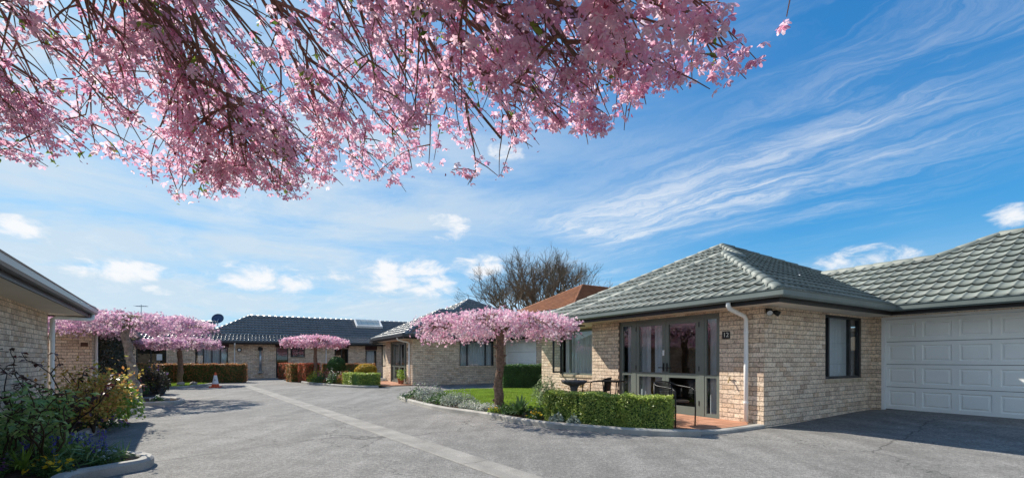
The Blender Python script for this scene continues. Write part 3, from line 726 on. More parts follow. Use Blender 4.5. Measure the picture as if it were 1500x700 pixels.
def garage_door(h, i, a0, a1, z0, z1, cols, rows=4):
    F = h.frame(i); fr = MB(); o1 = -.02
    h.fbox(fr, F, a0, a0 + .06, -.05, z1, -.10, .012); h.fbox(fr, F, a1 - .06, a1, -.05, z1, -.10, .012); h.fbox(fr, F, a0 + .06, a1 - .06, z1 - .05, z1, -.10, .012)
    go = fr.build('garage_door', 'white_paint', h.root)
    b0, b1 = a0 + .062, a1 - .062; zt = z1 - .052; rh = (zt - z0) / rows; cw = (b1 - b0) / cols
    for r in range(rows):
        sec = MB(); zz0 = z0 + r * rh + .005; zz1 = z0 + (r + 1) * rh - .005
        xs = [b0]; 
        for c in range(cols): xs += [b0 + c * cw + .055, b0 + (c + 1) * cw - .055]
        xs.append(b1); zs = [zz0, zz0 + .075, zz1 - .075, zz1]
        for a in range(len(xs) - 1):
            for b in range(3):
                if b == 1 and a % 2 == 1: continue
                sec.poly([h.P(F, xs[a], zs[b], -.045), h.P(F, xs[a + 1], zs[b], -.045), h.P(F, xs[a + 1], zs[b + 1], -.045), h.P(F, xs[a], zs[b + 1], -.045)])
        for b in (zz0, zz1): sec.poly([h.P(F, b0, b, -.045), h.P(F, b1, b, -.045), h.P(F, b1, b, -.075), h.P(F, b0, b, -.075)])
        so = sec.build('door_section', 'garage_white', go)
        for c in range(cols):
            p = MB(); x0, x1, y0, y1 = xs[2 * c + 1], xs[2 * c + 2], zs[1], zs[2]
            rings = [(0, -.045), (.014, -.060), (.030, -.060), (.050, -.048)]
            R4 = [[h.P(F, x0 + d, y0 + d, o), h.P(F, x1 - d, y0 + d, o), h.P(F, x1 - d, y1 - d, o), h.P(F, x0 + d, y1 - d, o)] for d, o in rings]
            for k in range(3):
                for e in range(4): p.poly([R4[k][e], R4[k][(e + 1) % 4], R4[k + 1][(e + 1) % 4], R4[k + 1][e]])
            p.poly(R4[3]); p.build('door_panel', 'garage_white', so)
    bk = MB(); h.fbox(bk, F, b0, b1, -.05, zt, -.10, -.085); bk.build('backing', 'black_metal', go)
    sl = MB(); h.fbox(sl, F, b0, b1, z0 - .04, z0 + .004, -.07, -.05); sl.build('rubber_seal', 'black_metal', go)
    return go

def unit_house(name, corner, label, g, gw, nbrick, ntile, detail, tiles, gutter, panels):
    """L-shaped single-storey unit: entrance wing, main block, garage wing; local x runs into the plot, y along the entrance front"""
    yg = -(gw + 1.2)
    foot = [(0, 0), (g, 0), (g, yg), (g + 5.44, yg), (g + 5.44, 0), (8.7, 0) if g + 5.44 < 8.7 else (g + 5.44, .001), (8.7, 7.9) if g + 5.44 < 8.7 else (g + 5.44, 7.9), (.75, 7.9), (.75, 4.5), (0, 4.5)]
    h = House(name, corner, TH, foot, label, brick_edges={0, 1, 7, 8, 9}, tiles=tiles, gutter=gutter, nbrick=nbrick, ntile=ntile)
    wx = (2.15, 3.75, .80, 2.10) if detail else (2.33, 4.2, .85, 2.10)
    yl = lambda u: 4.5 - u
    dr = (yl(3.53), yl(.85), -.02, 2.10)
    wf = (7.9 - 6.9, 7.9 - 5.0, .74, 2.08)
    gz = .115 if detail else .0
    h.walls({0: [wx], 1: [(.20, .20 + gw, -.3, 2.12)], 7: [wf], 9: [dr]})
    h.wall_o = h.wall.build('wall', 'mortar', h.root); h.flush_bricks(); h.eaves()
    z0 = h.soff + .155; pt = PITCH; q = lambda w, u, hh: (w, u, z0 + pt * hh)
    h.plane([(-.6, -.6), (-.6, 5.1), (2.25, 2.25)], (-.6, -.6), (0, 1), (1, 0), z0, pt, (1, 2))
    h.plane([(-.6, 5.1), (.15, 5.1), (3.0, 2.25), (2.25, 2.25)], (-.6, 5.1), (1, 0), (0, -1), z0, pt, (2, 3))
    h.plane([(-.6, -.6), (3.0, -.6), (3.0, 2.25), (2.25, 2.25)], (-.6, -.6), (1, 0), (0, 1), z0, pt, (2, 3))
    ge = g - .6; gr = g + 1.87; lo = 2.47
    h.plane([(3.0, -.6), (ge, -.6), (gr, 1.87), (8.65 - 1.87, 1.87), (4.7, 3.95), (3.0, 2.25)], (-.6, -.6), (1, 0), (0, 1), z0, pt, (3, 4))
    h.plane([(.15, 5.1), (.15, 8.5), (4.7, 3.95), (3.0, 2.25)], (.15, 8.5), (0, -1), (1, 0), z0, pt, (1, 2))
    h.plane([(.15, 8.5), (9.25, 8.5), (4.7, 3.95)], (.15, 8.5), (1, 0), (0, -1), z0, pt, (), False)
    h.plane([(9.25, 8.5), (9.25, -.6), (4.7, 3.95)], (9.25, 8.5), (0, 1), (-1, 0), z0, pt, (), False)
    cap = [(q(-.6, -.6, 0), q(2.25, 2.25, 2.85)), (q(-.6, 5.1, 0), q(2.25, 2.25, 2.85)), (q(2.25, 2.25, 2.85), q(3.0, 2.25, 2.85)),
           (q(3.0, 2.25, 2.85), q(4.7, 3.95, 4.55)), (q(.15, 8.5, 0), q(4.7, 3.95, 4.55)), (q(8.65 - 1.8, 1.8, 2.4), q(4.7, 3.95, 4.55))]
    if detail:
        hi = 3.32; hy = yg - .6; gh = g + 2.72
        h.plane([(ge, -.6), (gr, -.6), (gr, 1.87)], (ge, -.6), (0, 1), (1, 0), z0, pt, (1,))
        h.plane([(ge, -.6), (ge, hy), (gh, hy + hi), (gh, -1.45), (gr, -.6)], (ge, -.6), (0, 1), (1, 0), z0, pt, (1, 2, 3))
        h.plane([(ge + 2 * hi, hy), (gh, hy + hi), (gh, -1.45), (ge + 2 * hi, -1.45)], (ge + 2 * hi, hy), (0, 1), (-1, 0), z0, pt, (), False)
        h.plane([(gh, -1.45), (gr, -.6), (gr, 1.87), (gh + 2, 1.87), (gh + 2, -1.45)], (gr, -.6), (0, 1), (1, 0), z0 + pt * lo, -pt * .2, (), False)
        cap += [(q(gr, 1.8, lo), q(gr, -.6, lo)), (q(gr, -.6, lo), q(gh, -1.45, hi)), (q(gh, -1.45, hi), q(gh, hy + hi, hi))]
    else:
        hy = yg - .6
        h.plane([(ge, -.6), (ge, hy), (gr, hy + lo), (gr, 1.87)], (ge, -.6), (0, 1), (1, 0), z0, pt, (1, 2))
        cap += [(q(gr, 1.8, lo), q(gr, hy + lo, lo)), (q(ge, hy, 0), q(gr, hy + lo, lo))]
    h.flush_roof(); h.caps(cap)
    # side window
    F0 = h.frame(0)
    mu = (2.38, 3.31) if detail else (2.75, 3.75)
    h.window(0, *wx, mull=mu, curtains=[(wx[0] + .12, wx[1] - .05)])
    # front living window with one sash swung open
    F7 = h.frame(7)
    wo = h.window(7, *wf, mull=(wf[0] + .45,), curtains=[(wf[0] + .06, wf[1] - .05)], skip=(0,), mat='frame_grey')
    sm = MB(); sw = .42; hx = wf[0] + .03; zb, zt = wf[2] + .04, wf[3] - .04
    Fs = (F7[0] + F7[1] * hx + F7[2] * -.03, (F7[2] * .97 + F7[1] * .24).normalized(), None, 0); Fs = (Fs[0], Fs[1], Vector((Fs[1].y, -Fs[1].x)), sw)
    for (a, b, c, d) in ((0, .05, zb, zt), (sw - .05, sw, zb, zt), (.05, sw - .05, zb, zb + .05), (.05, sw - .05, zt - .05, zt)): h.fbox(sm, Fs, a, b, c, d, -.02, .02)
    so = sm.build('open_sash', 'frame_dark', h.root); h.pane(Fs, .05, sw - .05, zb + .05, zt - .05, -.003, so)
    # entrance screen
    F9 = h.frame(9); Y = yl; zb = .065; zt = 2.10; rail = .86
    fr = MB(); h.fbox(fr, F9, Y(3.53), Y(.85), zt - .045, zt, -.10, -.028)
    for u in (3.53, 3.13 - .0, 1.325): 
        wd = .045 if u == 3.53 else .115
        h.fbox(fr, F9, Y(u), Y(u) + wd, -.02, zt - .045, -.10, -.028)
    h.fbox(fr, F9, Y(.895), Y(.85), -.02, zt - .045, -.10, -.028); h.fbox(fr, F9, Y(3.53) + .0455, Y(3.1305), -.02, zb - .002, -.10, -.026)
    h.fbox(fr, F9, Y(3.015) + .0005, Y(1.3255), -.02, zb - .002, -.10, -.026); h.fbox(fr, F9, Y(1.2095), Y(.8955), -.02, zb - .002, -.10, -.026)
    fr.build('door_frame', 'frame_grey', h.root)
    zt2 = zt - .047
    french_door(h, F9, Y(3.013), Y(2.172), zb, zt2, rail, 1); french_door(h, F9, Y(2.168), Y(1.327), zb, zt2, rail, -1)
    sidelight(h, F9, Y(3.484), Y(3.132), zb, zt2, rail); sidelight(h, F9, Y(1.208), Y(.897), zb, zt2, rail)
    h.curtain(F9, Y(3.46), Y(2.75), .08, 2.05, -.2); h.curtain(F9, Y(2.62), Y(2.28), .08, 2.05, -.2); h.curtain(F9, Y(1.2), Y(.92), .08, 2.05, -.2)
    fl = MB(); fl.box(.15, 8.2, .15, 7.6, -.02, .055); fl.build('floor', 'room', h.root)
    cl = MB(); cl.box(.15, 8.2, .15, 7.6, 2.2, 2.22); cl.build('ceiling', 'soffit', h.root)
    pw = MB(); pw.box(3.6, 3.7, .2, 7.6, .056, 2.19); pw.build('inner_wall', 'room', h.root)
    garage_door(h, 1, .20, .20 + gw, gz, 2.12, panels)
    dp = h.downpipe(F9, Y(.29), 2.22, .06)
    return h

H12 = unit_house('brick_house', HC, 'brick house numbered 12 with green-grey tiled roof, glazed entrance doors and white garage door', 4.23, 4.6, 300, 300, True, 'tile_green', 'gutter_green', 8)
def h12_details(h):
    F9 = h.frame(9); Y = lambda u: 4.5 - u
    pl = MB(); h.fbox(pl, F9, Y(.79), Y(.63), 1.59, 1.73, .008, .016); po = pl.build('house_number', 'plaque', h.root); po['label'] = 'small black house number plaque reading 12'
    text_mesh('12', .12, 'digit', facade_matrix(h, F9, Y(.71), 1.66, .018), po, 'digits')
    # twin spotlights under the eave
    sp = MB(); F0 = h.frame(0); h.fbox(sp, F0, .03, .17, 2.03, 2.09, .008, .05); so = sp.build('spotlight', 'black_metal', h.root)
    for s in (-1, 1):
        c = h.P(F0, .10 + s * .06, 2.06, .05); d = (Vector((F0[1].x, F0[1].y, 0)) * s * .8 + Vector((F0[2].x, F0[2].y, 0)) * .7 + Vector((0, 0, -.55))).normalized()
        k = MB(); k.tube([c, c + d * .035], .012, 6); k.tube([c + d * .03, c + d * .06, c + d * .13], [.022, .04, .052], 10); ko = k.build('lamp_head', 'black_metal', so, smooth=True)
        k = MB(); k.tube([c + d * .131, c + d * .136], .045, 10); k.build('lens', 'galvanised', ko)
    k = MB(); c = h.P(F0, .10, 2.05, .05); k.tube([c, c + Vector((F0[2].x, F0[2].y, -1)) * .05], [.028, .022], 8); k.build('sensor', 'black_metal', so, smooth=True)
    # garden tap, doorbell and lever
    k = MB(); k.tube([h.P(F9, Y(.62), .82, .005), h.P(F9, Y(.62), .82, .07), h.P(F9, Y(.62), .76, .085)], .012, 6); k.tube([h.P(F9, Y(.62), .82, .05), h.P(F9, Y(.62), .87, .05)], .008, 6)
    h.fbox(k, F9, Y(.65), Y(.59), .87, .88, .04, .06); k.build('garden_tap', 'brass', h.root)
    k = MB(); h.fbox(k, F9, Y(2.235), Y(2.195), 1.28, 1.40, -.034, -.018); k.build('key_plate', 'white_paint', h.root)
h12_details(H12)

H2 = unit_house('brick_house', Vector((-4.53, 20.2)), 'brick house with dark tiled hip roof and a small terracotta-paved entrance', 4.8, 2.75, 0, 0, False, 'tile_dark', 'gutter_dark', 5)
pl = MB(); H2.fbox(pl, H2.frame(9), 4.5 - .72, 4.5 - .6, 1.6, 1.73, .008, .016); pl.build('house_number', 'plaque', H2.root)

# house on the left with the long eave
def house_left():
    L = Vector((-9.39, 8.96))
    h = House('brick_house', L, TL, [(0, -9.5), (0, 0), (-7, 0), (-7, -9.5)], 'pale brick house with grey gutter, beside the rose bush bed', brick_edges={0, 1}, tiles='tile_dark', gutter='gutter_grey', nbrick=300, ntile=300)
    h.walls({}); h.wall_o = h.wall.build('wall', 'mortar', h.root); h.flush_bricks(); h.eaves()
    z0 = h.soff + .155; p = PITCH
    h.plane([(.6, -10.1), (.6, .6), (-3.5, -3.5), (-3.5, -6)], (.6, .6), (0, -1), (-1, 0), z0, p, (1, 2, 3))
    h.plane([(.6, .6), (-7.6, .6), (-3.5, -3.5)], (.6, .6), (-1, 0), (0, -1), z0, p, (1, 2))
    h.plane([(-7.6, .6), (-7.6, -10.1), (-3.5, -6), (-3.5, -3.5)], (-7.6, .6), (0, -1), (1, 0), z0, p, (), False)
    h.plane([(-7.6, -10.1), (.6, -10.1), (-3.5, -6)], (-7.6, -10.1), (1, 0), (0, 1), z0, p, (), False)
    h.flush_roof(); q = lambda x, y, t: (x, y, z0 + p * t)
    h.caps([(q(.6, .6, 0), q(-3.5, -3.5, 4.1)), (q(-7.6, .6, 0), q(-3.5, -3.5, 4.1)), (q(-3.5, -3.5, 4.1), q(-3.5, -6, 4.1))])
    mb = MB(); mb.tube([(.62, .45, 2.24), (.62, .45, 2.085), (.58, .38, 2.06), (.12, .10, 2.06), (.07, .06, 2.02), (.06, .05, 1.0), (.06, .05, .0)], .04, 10)
    d = mb.build('downpipe', 'white_paint', h.root, smooth=True)
    for z in (1.6, .9, .3):
        k = MB(); k.lathe([(.041, 0), (.047, 0), (.047, .03), (.041, .03)], 10, (.06, .05, z)); k.build('pipe_bracket', 'white_paint', d)
    return h
HA = house_left()
def house_left2():
    K = Vector((-12.5, 13.2))
    h = House('brick_house', K, TL, [(-7, 0), (0, 0), (0, 9.5), (-7, 9.5)], 'pale brick house with a brown plaque and a climbing vine by its doorway', brick_edges={0, 1}, tiles='tile_dark', gutter='gutter_grey', nbrick=0, ntile=0)
    h.walls({1: [(.9, 2.0, 0, 2.05), (4.0, 5.8, .8, 2.05)]}); h.wall_o = h.wall.build('wall', 'mortar', h.root); h.flush_bricks(); h.eaves()
    z0 = h.soff + .155; p = PITCH
    h.plane([(-7.6, -.6), (.6, -.6), (-3.5, 3.5)], (.6, -.6), (-1, 0), (0, 1), z0, p, (1, 2))
    h.plane([(.6, -.6), (.6, 10.1), (-3.5, 6), (-3.5, 3.5)], (.6, -.6), (0, 1), (-1, 0), z0, p, (1, 2, 3))
    h.plane([(-7.6, -.6), (-7.6, 10.1), (-3.5, 6), (-3.5, 3.5)], (-7.6, -.6), (0, 1), (1, 0), z0, p, (), False)
    h.plane([(-7.6, 10.1), (.6, 10.1), (-3.5, 6)], (-7.6, 10.1), (1, 0), (0, -1), z0, p, (), False)
    h.flush_roof(); q = lambda x, y, t: (x, y, z0 + p * t)
    h.caps([(q(.6, -.6, 0), q(-3.5, 3.5, 4.1)), (q(-7.6, -.6, 0), q(-3.5, 3.5, 4.1)), (q(-3.5, 3.5, 4.1), q(-3.5, 6, 4.1)), (q(.6, 10.1, 0), q(-3.5, 6, 4.1))])
    F1 = h.frame(1); mb = MB(); h.fbox(mb, F1, .9, 2.0, 0, 2.05, -.09, -.05); do = mb.build('door', 'frame_dark', h.root)
    h.pane(F1, 1.05, 1.85, .9, 1.9, -.05, do)
    h.window(1, 4.0, 5.8, .8, 2.05, mull=(4.6,), curtains=[(4.1, 5.7)])
    F0 = h.frame(0); pl = MB(); h.fbox(pl, F0, 6.76, 6.92, 1.58, 1.70, .008, .018); pl.build('house_plaque', 'plaque_brown', h.root)
    h.downpipe(F1, .35, 2.22, 0)
    return h
HB = house_left2()

# long building closing the street
def back_building():
    O = Vector((-15.88, 27.9))
    h = House('village_hall', O, TH, [(-9, 0), (13, 0), (13, 6), (-9, 6)], 'long low brick building with dark tiled roof and skylight closing the street', brick_edges={0}, tiles='tile_dark', gutter='gutter_dark', cat='building')
    X = lambda s: s + 9
    op = [(-6.0, -4.65, .0, 1.9), (-3.3, -1.66, .85, 1.9), (.92, 1.62, 0, 1.95), (1.75, 2.6, 1.35, 1.9), (4.44, 5.33, .0, 1.95), (6.5, 7.25, .5, 1.85), (8.6, 9.8, .5, 1.85)]
    h.walls({0: [(X(a), X(b), c, d) for a, b, c, d in op]}); h.wall_o = h.wall.build('wall', 'mortar', h.root); h.flush_bricks(); h.eaves()
    z0 = h.soff + .155; F = h.frame(0)
    h.plane([(-9.6, -.6), (13.6, -.6), (13.6, .7), (-9.6, .7)], (-9.6, -.6), (1, 0), (0, 1), z0, .33, ())
    z1 = z0 + .33 * 1.3; p2 = .60
    h.plane([(-2.9, .7), (13.6, .7), (11.2, 3.1), (-.5, 3.1)], (-2.9, .7), (1, 0), (0, 1), z1, p2, (1, 2, 3))
    h.plane([(-2.9, .7), (-.5, 3.1), (-2.9, 5.5)], (-2.9, .7), (0, 1), (1, 0), z1, p2, (0, 1))
    h.plane([(-9.6, .7), (-2.5, .7), (-2.5, 2.7), (-9.6, 2.7)], (-9.6, .7), (1, 0), (0, 1), z1, .45, (2,))
    h.plane([(-2.9, 6.6), (13.6, 6.6), (11.2, 3.1), (-.5, 3.1)], (-2.9, 6.6), (1, 0), (0, -1), z0, (z1 + p2 * 2.4 - z0) / 3.5, (), False)
    h.plane([(-9.6, 6.6), (-2.5, 6.6), (-2.5, 2.7), (-9.6, 2.7)], (-9.6, 6.6), (1, 0), (0, -1), z0, (z1 + .9 - z0) / 3.9, (), False)
    h.flush_roof()
    h.caps([((-2.9, .7, z1), (-.5, 3.1, z1 + p2 * 2.4)), ((-.5, 3.1, z1 + p2 * 2.4), (11.2, 3.1, z1 + p2 * 2.4)), ((-9.6, 2.7, z1 + .9), (-2.5, 2.7, z1 + .9))])
    def win(a, b, c, d, mull=(), cur=True, mat='frame_dark'): return h.window(0, X(a), X(b), c, d, mull=[X(m) for m in mull], sill=c > .4, curtains=[(X(a) + .1, X(b) - .1)] if cur else (), mat=mat)
    win(-6.0, -4.65, 0, 1.9, (-5.35,), False); win(-3.3, -1.66, .85, 1.9, (-2.9, -2.48, -2.06)); win(.92, 1.62, 0, 1.95, (), False)
    win(1.75, 2.6, 1.35, 1.9, (2.2,), False); win(4.44, 5.33, 0, 1.95, (4.9,), False); win(6.5, 7.25, .5, 1.85, (), True); win(8.6, 9.8, .5, 1.85, (9.2,), True)
    for (a, b) in ((-6.0, -4.65), (-3.3, -1.66), (.92, 1.62), (1.75, 2.6), (4.44, 5.33), (6.5, 7.25), (8.6, 9.8)):
        t = MB(); h.fbox(t, F, X(a) - .04, X(b) + .04, 1.96 if b in (1.62, 5.33) else 1.86 if a > 6 else 1.91, 2.13, .009, .022); t.build('lintel_board', 'maroon_board', h.root)
    pp = MB(); h.fbox(pp, F, X(-5.1), X(-4.85), 1.15, 1.5, -.055, -.05); pp.build('notice', 'paper', h.root)
    for s in (-4.0, -1.32, 3.9):
        h.downpipe(F, X(s), 2.2, 0, rad=.035)
    # flue with a boxed foot, round wall lamp
    c = h.P(F, X(0.05), 0, .14); fl = MB(); fl.tube([c + Vector((0, 0, .45)), c + Vector((0, 0, 1.78))], .075, 12); fo = fl.build('flue', 'galvanised', h.root, smooth=True)
    k = MB(); k.lathe([(.11, 1.76), (.13, 1.78), (.13, 1.93), (.06, 1.97)], 12, c); k.build('flue_cap', 'black_metal', fo)
    k = MB(); k.lathe([(.06, .30), (.15, .36), (.15, .44), (.08, .47)], 12, c); k.build('flue_foot', 'galvanised', fo)
    k = MB(); cc = h.P(F, X(-1.08), 1.78, .01); n = Vector((F[2].x, F[2].y, 0)); k.tube([cc, cc + n * .05], .13, 14); lo = k.build('wall_lamp', 'black_metal', h.root); k = MB(); k.tube([cc + n * .052, cc + n * .07], [.08, .06], 12); k.build('lamp_glass', 'white_paint', lo)
    # skylight on the slope
    e = Vector((1, 0, 0)); c_ = 1 / math.sqrt(1 + p2 * p2); up = Vector((0, c_, p2 * c_)); nn = e.cross(up)
    def at(s, t, o): return Vector((s, .7, z1)) + e * 0 + up * t + nn * o
    sk = MB(); S0, S1, T0, T1 = 6.3, 8.2, 1.55, 2.65
    for (a, b, c2, d2) in ((S0, S0 + .08, T0, T1), (S1 - .08, S1, T0, T1), (S0 + .08, S1 - .08, T0, T0 + .08), (S0 + .08, S1 - .08, T1 - .08, T1)):
        sk.add([at(x, t, o) for o in (0, .2) for t in (c2, d2) for x in (a, b)], [(0, 2, 3, 1), (4, 5, 7, 6), (0, 1, 5, 4), (2, 6, 7, 3), (0, 4, 6, 2), (1, 3, 7, 5)])
    so = sk.build('skylight', 'white_paint', h.root)
    for k in range(4):
        a = S0 + .09 + k * (S1 - S0 - .18) / 4; b = a + (S1 - S0 - .18) / 4 - .03; g = MB()
        m = (a + b) / 2; g.poly([at(a, T0 + .08, .19), at(m, T0 + .08, .30), at(m, T1 - .08, .30), at(a, T1 - .08, .19)]); g.poly([at(m, T0 + .08, .30), at(b, T0 + .08, .19), at(b, T1 - .08, .19), at(m, T1 - .08, .30)])
        g.poly([at(a, T0 + .08, .19), at(b, T0 + .08, .19), at(m, T0 + .08, .30)]); g.build('pane', 'glass', so)
    bk = MB(); bk.poly([at(S0 + .08, T0 + .08, .06), at(S1 - .08, T0 + .08, .06), at(S1 - .08, T1 - .08, .06), at(S0 + .08, T1 - .08, .06)]); bk.build('skylight_base', 'soffit', so)
    rm = MB(); rm.box(-8.8, 12.8, 3.4, 3.5, -.02, 2.2); rm.build('inner_wall', 'room', h.root)
    return h, z1
HALL, hz1 = back_building()
def on_hall(s, t, z): p = HALL.M @ Vector((s, t, z)); return p
def satellite():
    p = on_hall(-2.35, 3.4, hz1 + .80); root = empty('satellite_dish', p, 0, 'dark blue satellite dish on the ridge of the long low building', 'dish')
    d = MB(); d.lathe([(.36, .0), (.34, -.05), (.26, -.10), (.15, -.135), (.02, -.15)], 18); do = d.build('dish', 'satellite_blue', root, smooth=True)
    do.matrix_local = Matrix.Translation((0, 0, .40)) @ Matrix.Rotation(R(65), 4, 'X') @ Matrix.Rotation(R(15), 4, 'Y')
    m = MB(); m.tube([(0, 0, -.1), (0, .0, .25), (0, .12, .38)], .03, 8); m.build('mast', 'galvanised', root)
    a = MB(); a.tube([(0, .05, .05), (0, -.40, .30)], .012, 6); a.build('feed_arm', 'galvanised', root)
satellite()
def antenna():
    p = on_hall(-6.2, 2.7, hz1 + .85); root = empty('roof_aerial', p, 0, 'thin television aerial standing on the ridge above the blossom', 'aerial')
    m = MB(); m.tube([(0, 0, -.05), (0, 0, .95)], .02, 6); m.build('mast', 'galvanised', root)
    b = MB(); b.tube([(-.3, 0, .85), (.35, .1, .85)], .014, 5)
    for k in range(7): x = -.28 + k * .1; b.tube([(x, -.25 + k * .02, 0.86), (x, .25 - k * .02, 0.86)], .009, 4)
    b.build('boom', 'galvanised', root)
antenna()
# the orange-roofed house behind
def orange_house():
    c = Vector((2.1, 33.8)); h = House('brick_house', c, TH, [(0, -4.2), (9, -4.2), (9, 4.2), (0, 4.2)], 'house with orange clay tiled roof rising behind the green-grey roof', brick_edges=set(), tiles='tile_terracotta', gutter='gutter_dark', soff=4.55)
    h.walls({}); h.wall_o = h.wall.build('wall', 'brick', h.root); h.eaves(); z0 = h.soff + .155; p = .52; d = 4.8; a = (-.6 + d, 0)
    h.plane([(-.6, -4.8), (-.6, 4.8), a], (-.6, -4.8), (0, 1), (1, 0), z0, p, (1, 2))
    h.plane([(-.6, -4.8), (9.6, -4.8), (9.6, 0), a], (-.6, -4.8), (1, 0), (0, 1), z0, p, (2, 3))
    h.plane([(-.6, 4.8), (9.6, 4.8), (9.6, 0), a], (-.6, 4.8), (1, 0), (0, -1), z0, p, (), False)
    h.flush_roof(); q = lambda x, y, t: (x, y, z0 + p * t)
    h.caps([(q(-.6, -4.8, 0), q(*a, d)), (q(-.6, 4.8, 0), q(*a, d)), (q(*a, d), q(9.6, 0, d))])
    return h
orange_house()

# ------------------------------------------------------------------ hedges and topiary
def hedge(path, w, h, n, size, mat, label, cat='hedge', z0=.02, name='hedge', rough=.03, group=None, aspect=.62):
    """clipped hedge: shell of real leaves over a twiggy core; path = centre line"""
    P = [Vector(p) for p in path]; root = empty(name, (P[0].x, P[0].y, 0), 0, label, cat, group); o0 = np.array([P[0].x, P[0].y, 0])
    seg = [(P[i], P[i + 1], (P[i + 1] - P[i]).length) for i in range(len(P) - 1)]; L = sum(s[2] for s in seg)
    def at(s, o):
        s0 = s
        for a, b, l in seg:
            if s <= l or (a, b, l) == seg[-1]:
                d = (b - a) / l; nn = Vector((-d.y, d.x)); return a + d * s + nn * o, d, nn
            s -= l
    areas = [L * w, L * h, L * h, w * h, w * h]; C = []; N = []
    for f in random.choices(range(5), weights=[a * k for a, k in zip(areas, (1.25, 1, 1, 1, 1))], k=n):
        dep = abs(random.gauss(0, 1)) * .022; bump = .02 * math.sin(random.random() * 6)
        s, o, z = random.uniform(0, L), random.uniform(-w / 2, w / 2), random.uniform(0, h)
        if f == 0: z = h - dep; nv = (0, 0, 1)
        elif f in (1, 2): o = (w / 2 - dep) * (1 if f == 1 else -1)
        else: s = dep if f == 3 else L - dep
        p, d, nn = at(s, o)
        if f in (1, 2): nv = (nn.x, nn.y, 0) if f == 1 else (-nn.x, -nn.y, 0)
        elif f > 2: nv = (-d.x, -d.y, 0) if f == 3 else (d.x, d.y, 0)
        wv = rough * (math.sin(7 * s + 3 * z) * .5 + math.sin(13 * s - 9 * z + 2 * o) * .35 + random.gauss(0, .45)) - .012 * (z > h - .04 and f)
        C.append((p.x + nv[0] * wv, p.y + nv[1] * wv, z0 + z + nv[2] * wv)); N.append(nv)
    C = np.array(C) - o0; quads_obj('foliage', leaves(C, size, aspect, np.array(N) + np.array([[-.25, .1, .55]]), 1.5), mat, root)
    core = MB(); k = .055
    ends = [at(.05, 0)] + [(P[i], (P[i + 1] - P[i - 1]).normalized(), None) for i in range(1, len(P) - 1)] + [at(L - .05, 0)]
    row = []
    for p, d, _ in ends:
        nn = Vector((-d.y, d.x)); row.append([(p.x + nn.x * o - o0[0], p.y + nn.y * o - o0[1], z) for o, z in ((w / 2 - k, 0), (w / 2 - k, z0 + h - k), (-w / 2 + k, z0 + h - k), (-w / 2 + k, 0))])
    for i in range(len(row) - 1):
        for e in range(3): core.poly([row[i][e], row[i + 1][e], row[i + 1][e + 1], row[i][e + 1]])
    core.poly(row[0]); core.poly(row[-1]); core.build('twig_core', 'dark_leaf', root)
    return root
hedge([(.76, 8.52), (1.30, 7.98), (1.92, 7.56)], .46, .57, 17000, .034, 'box_leaf', 'darker clipped box hedge joining a lighter one in front of the patio table', rough=.03)
hedge([(1.90, 7.56), (2.62, 7.25)], .50, .57, 11500, .034, 'box_leaf', 'short lighter box hedge ending beside the black patio chair at the porch', rough=.03)
hedge([(-.42, 18.0), (2.4, 18.3)], .8, .97, 9000, .05, 'dark_leaf', 'dark green clipped hedge at the back of the lawn by the white garage door')
hedge([(-17.0, 22.3), (-13.9, 23.2)], .6, .95, 9000, .055, 'copper_leaf', 'long russet and green clipped hedge behind the traffic cone')
hedge([(-17.2, 21.4), (-17.0, 22.1)], .55, .95, 2500, .055, 'copper_leaf', 'short russet hedge end by the slim blossom tree')
hedge([(-20.6, 23.6), (-17.6, 24.2)], .6, .95, 5500, .055, 'copper_leaf', 'russet hedge beyond the small lawn in front of dark windows')
hedge([(-13.9, 26.8), (-13.2, 26.3)], .5, .95, 2600, .055, 'red_leaf', 'ragged red hedge block standing nearest the flue wall')
hedge([(-11.9, 24.1), (-11.35, 23.5)], .7, .95, 3600, .055, 'copper_leaf', 'brown-green clipped hedge block between two red hedge ends')
hedge([(-10.95, 23.5), (-10.3, 23.0)], .8, .97, 4800, .055, 'red_leaf', 'broad red clipped hedge block by the flower bed kerb')
hedge([(-10.1, 23.7), (-7.5, 24.2)], .6, .95, 7000, .055, 'copper_leaf', 'dark russet hedge running behind the round topiary ball')
hedge([(-7.3, 19.9), (-6.6, 19.1), (-5.75, 19.15)], .6, .58, 8000, .045, 'box_leaf', 'low green clipped hedge at the corner of the terracotta entrance')
def ball_bush(x, y, r, zc, n, size, mat, label, squash=1.0, name='topiary_ball', stem=True):
    root = empty(name, (x, y, 0), 0, label, 'shrub'); d = unit(RNG.normal(size=(n, 3))); rr = r * (1 - np.abs(RNG.normal(size=(n, 1))) * .06) * (1 + .05 * np.sin(5 * d[:, :1] + 4 * d[:, 2:]))
    C = d * rr; C[:, 2] *= squash; C[:, 2] += zc; C = C[C[:, 2] > .05]; quads_obj('foliage', leaves(C, size, .6, d[:len(C)] if len(C) == n else unit(C - np.array([0, 0, zc])), 1.5), mat, root)
    k = MB(); k.lathe([(r * .1, zc - r * squash * .85), (r * .75, zc - r * squash * .5), (r * .86, zc), (r * .7, zc + r * squash * .5), (r * .1, zc + r * squash * .86)], 14); k.build('twig_core', 'dark_leaf', root)
    if stem: k = MB(); k.tube([(0, 0, 0), (0.01, 0, zc)], .035, 8); k.build('stem', 'bark', root)
    return root
ball_bush(-8.45, 21.4, .42, .92, 5000, .05, 'dark_leaf', 'round dark green topiary ball above the flower bed')
ball_bush(-6.7, 20.4, .50, .70, 5000, .05, 'gold_leaf', 'golden yellow rounded shrub behind the low green hedge', .62)

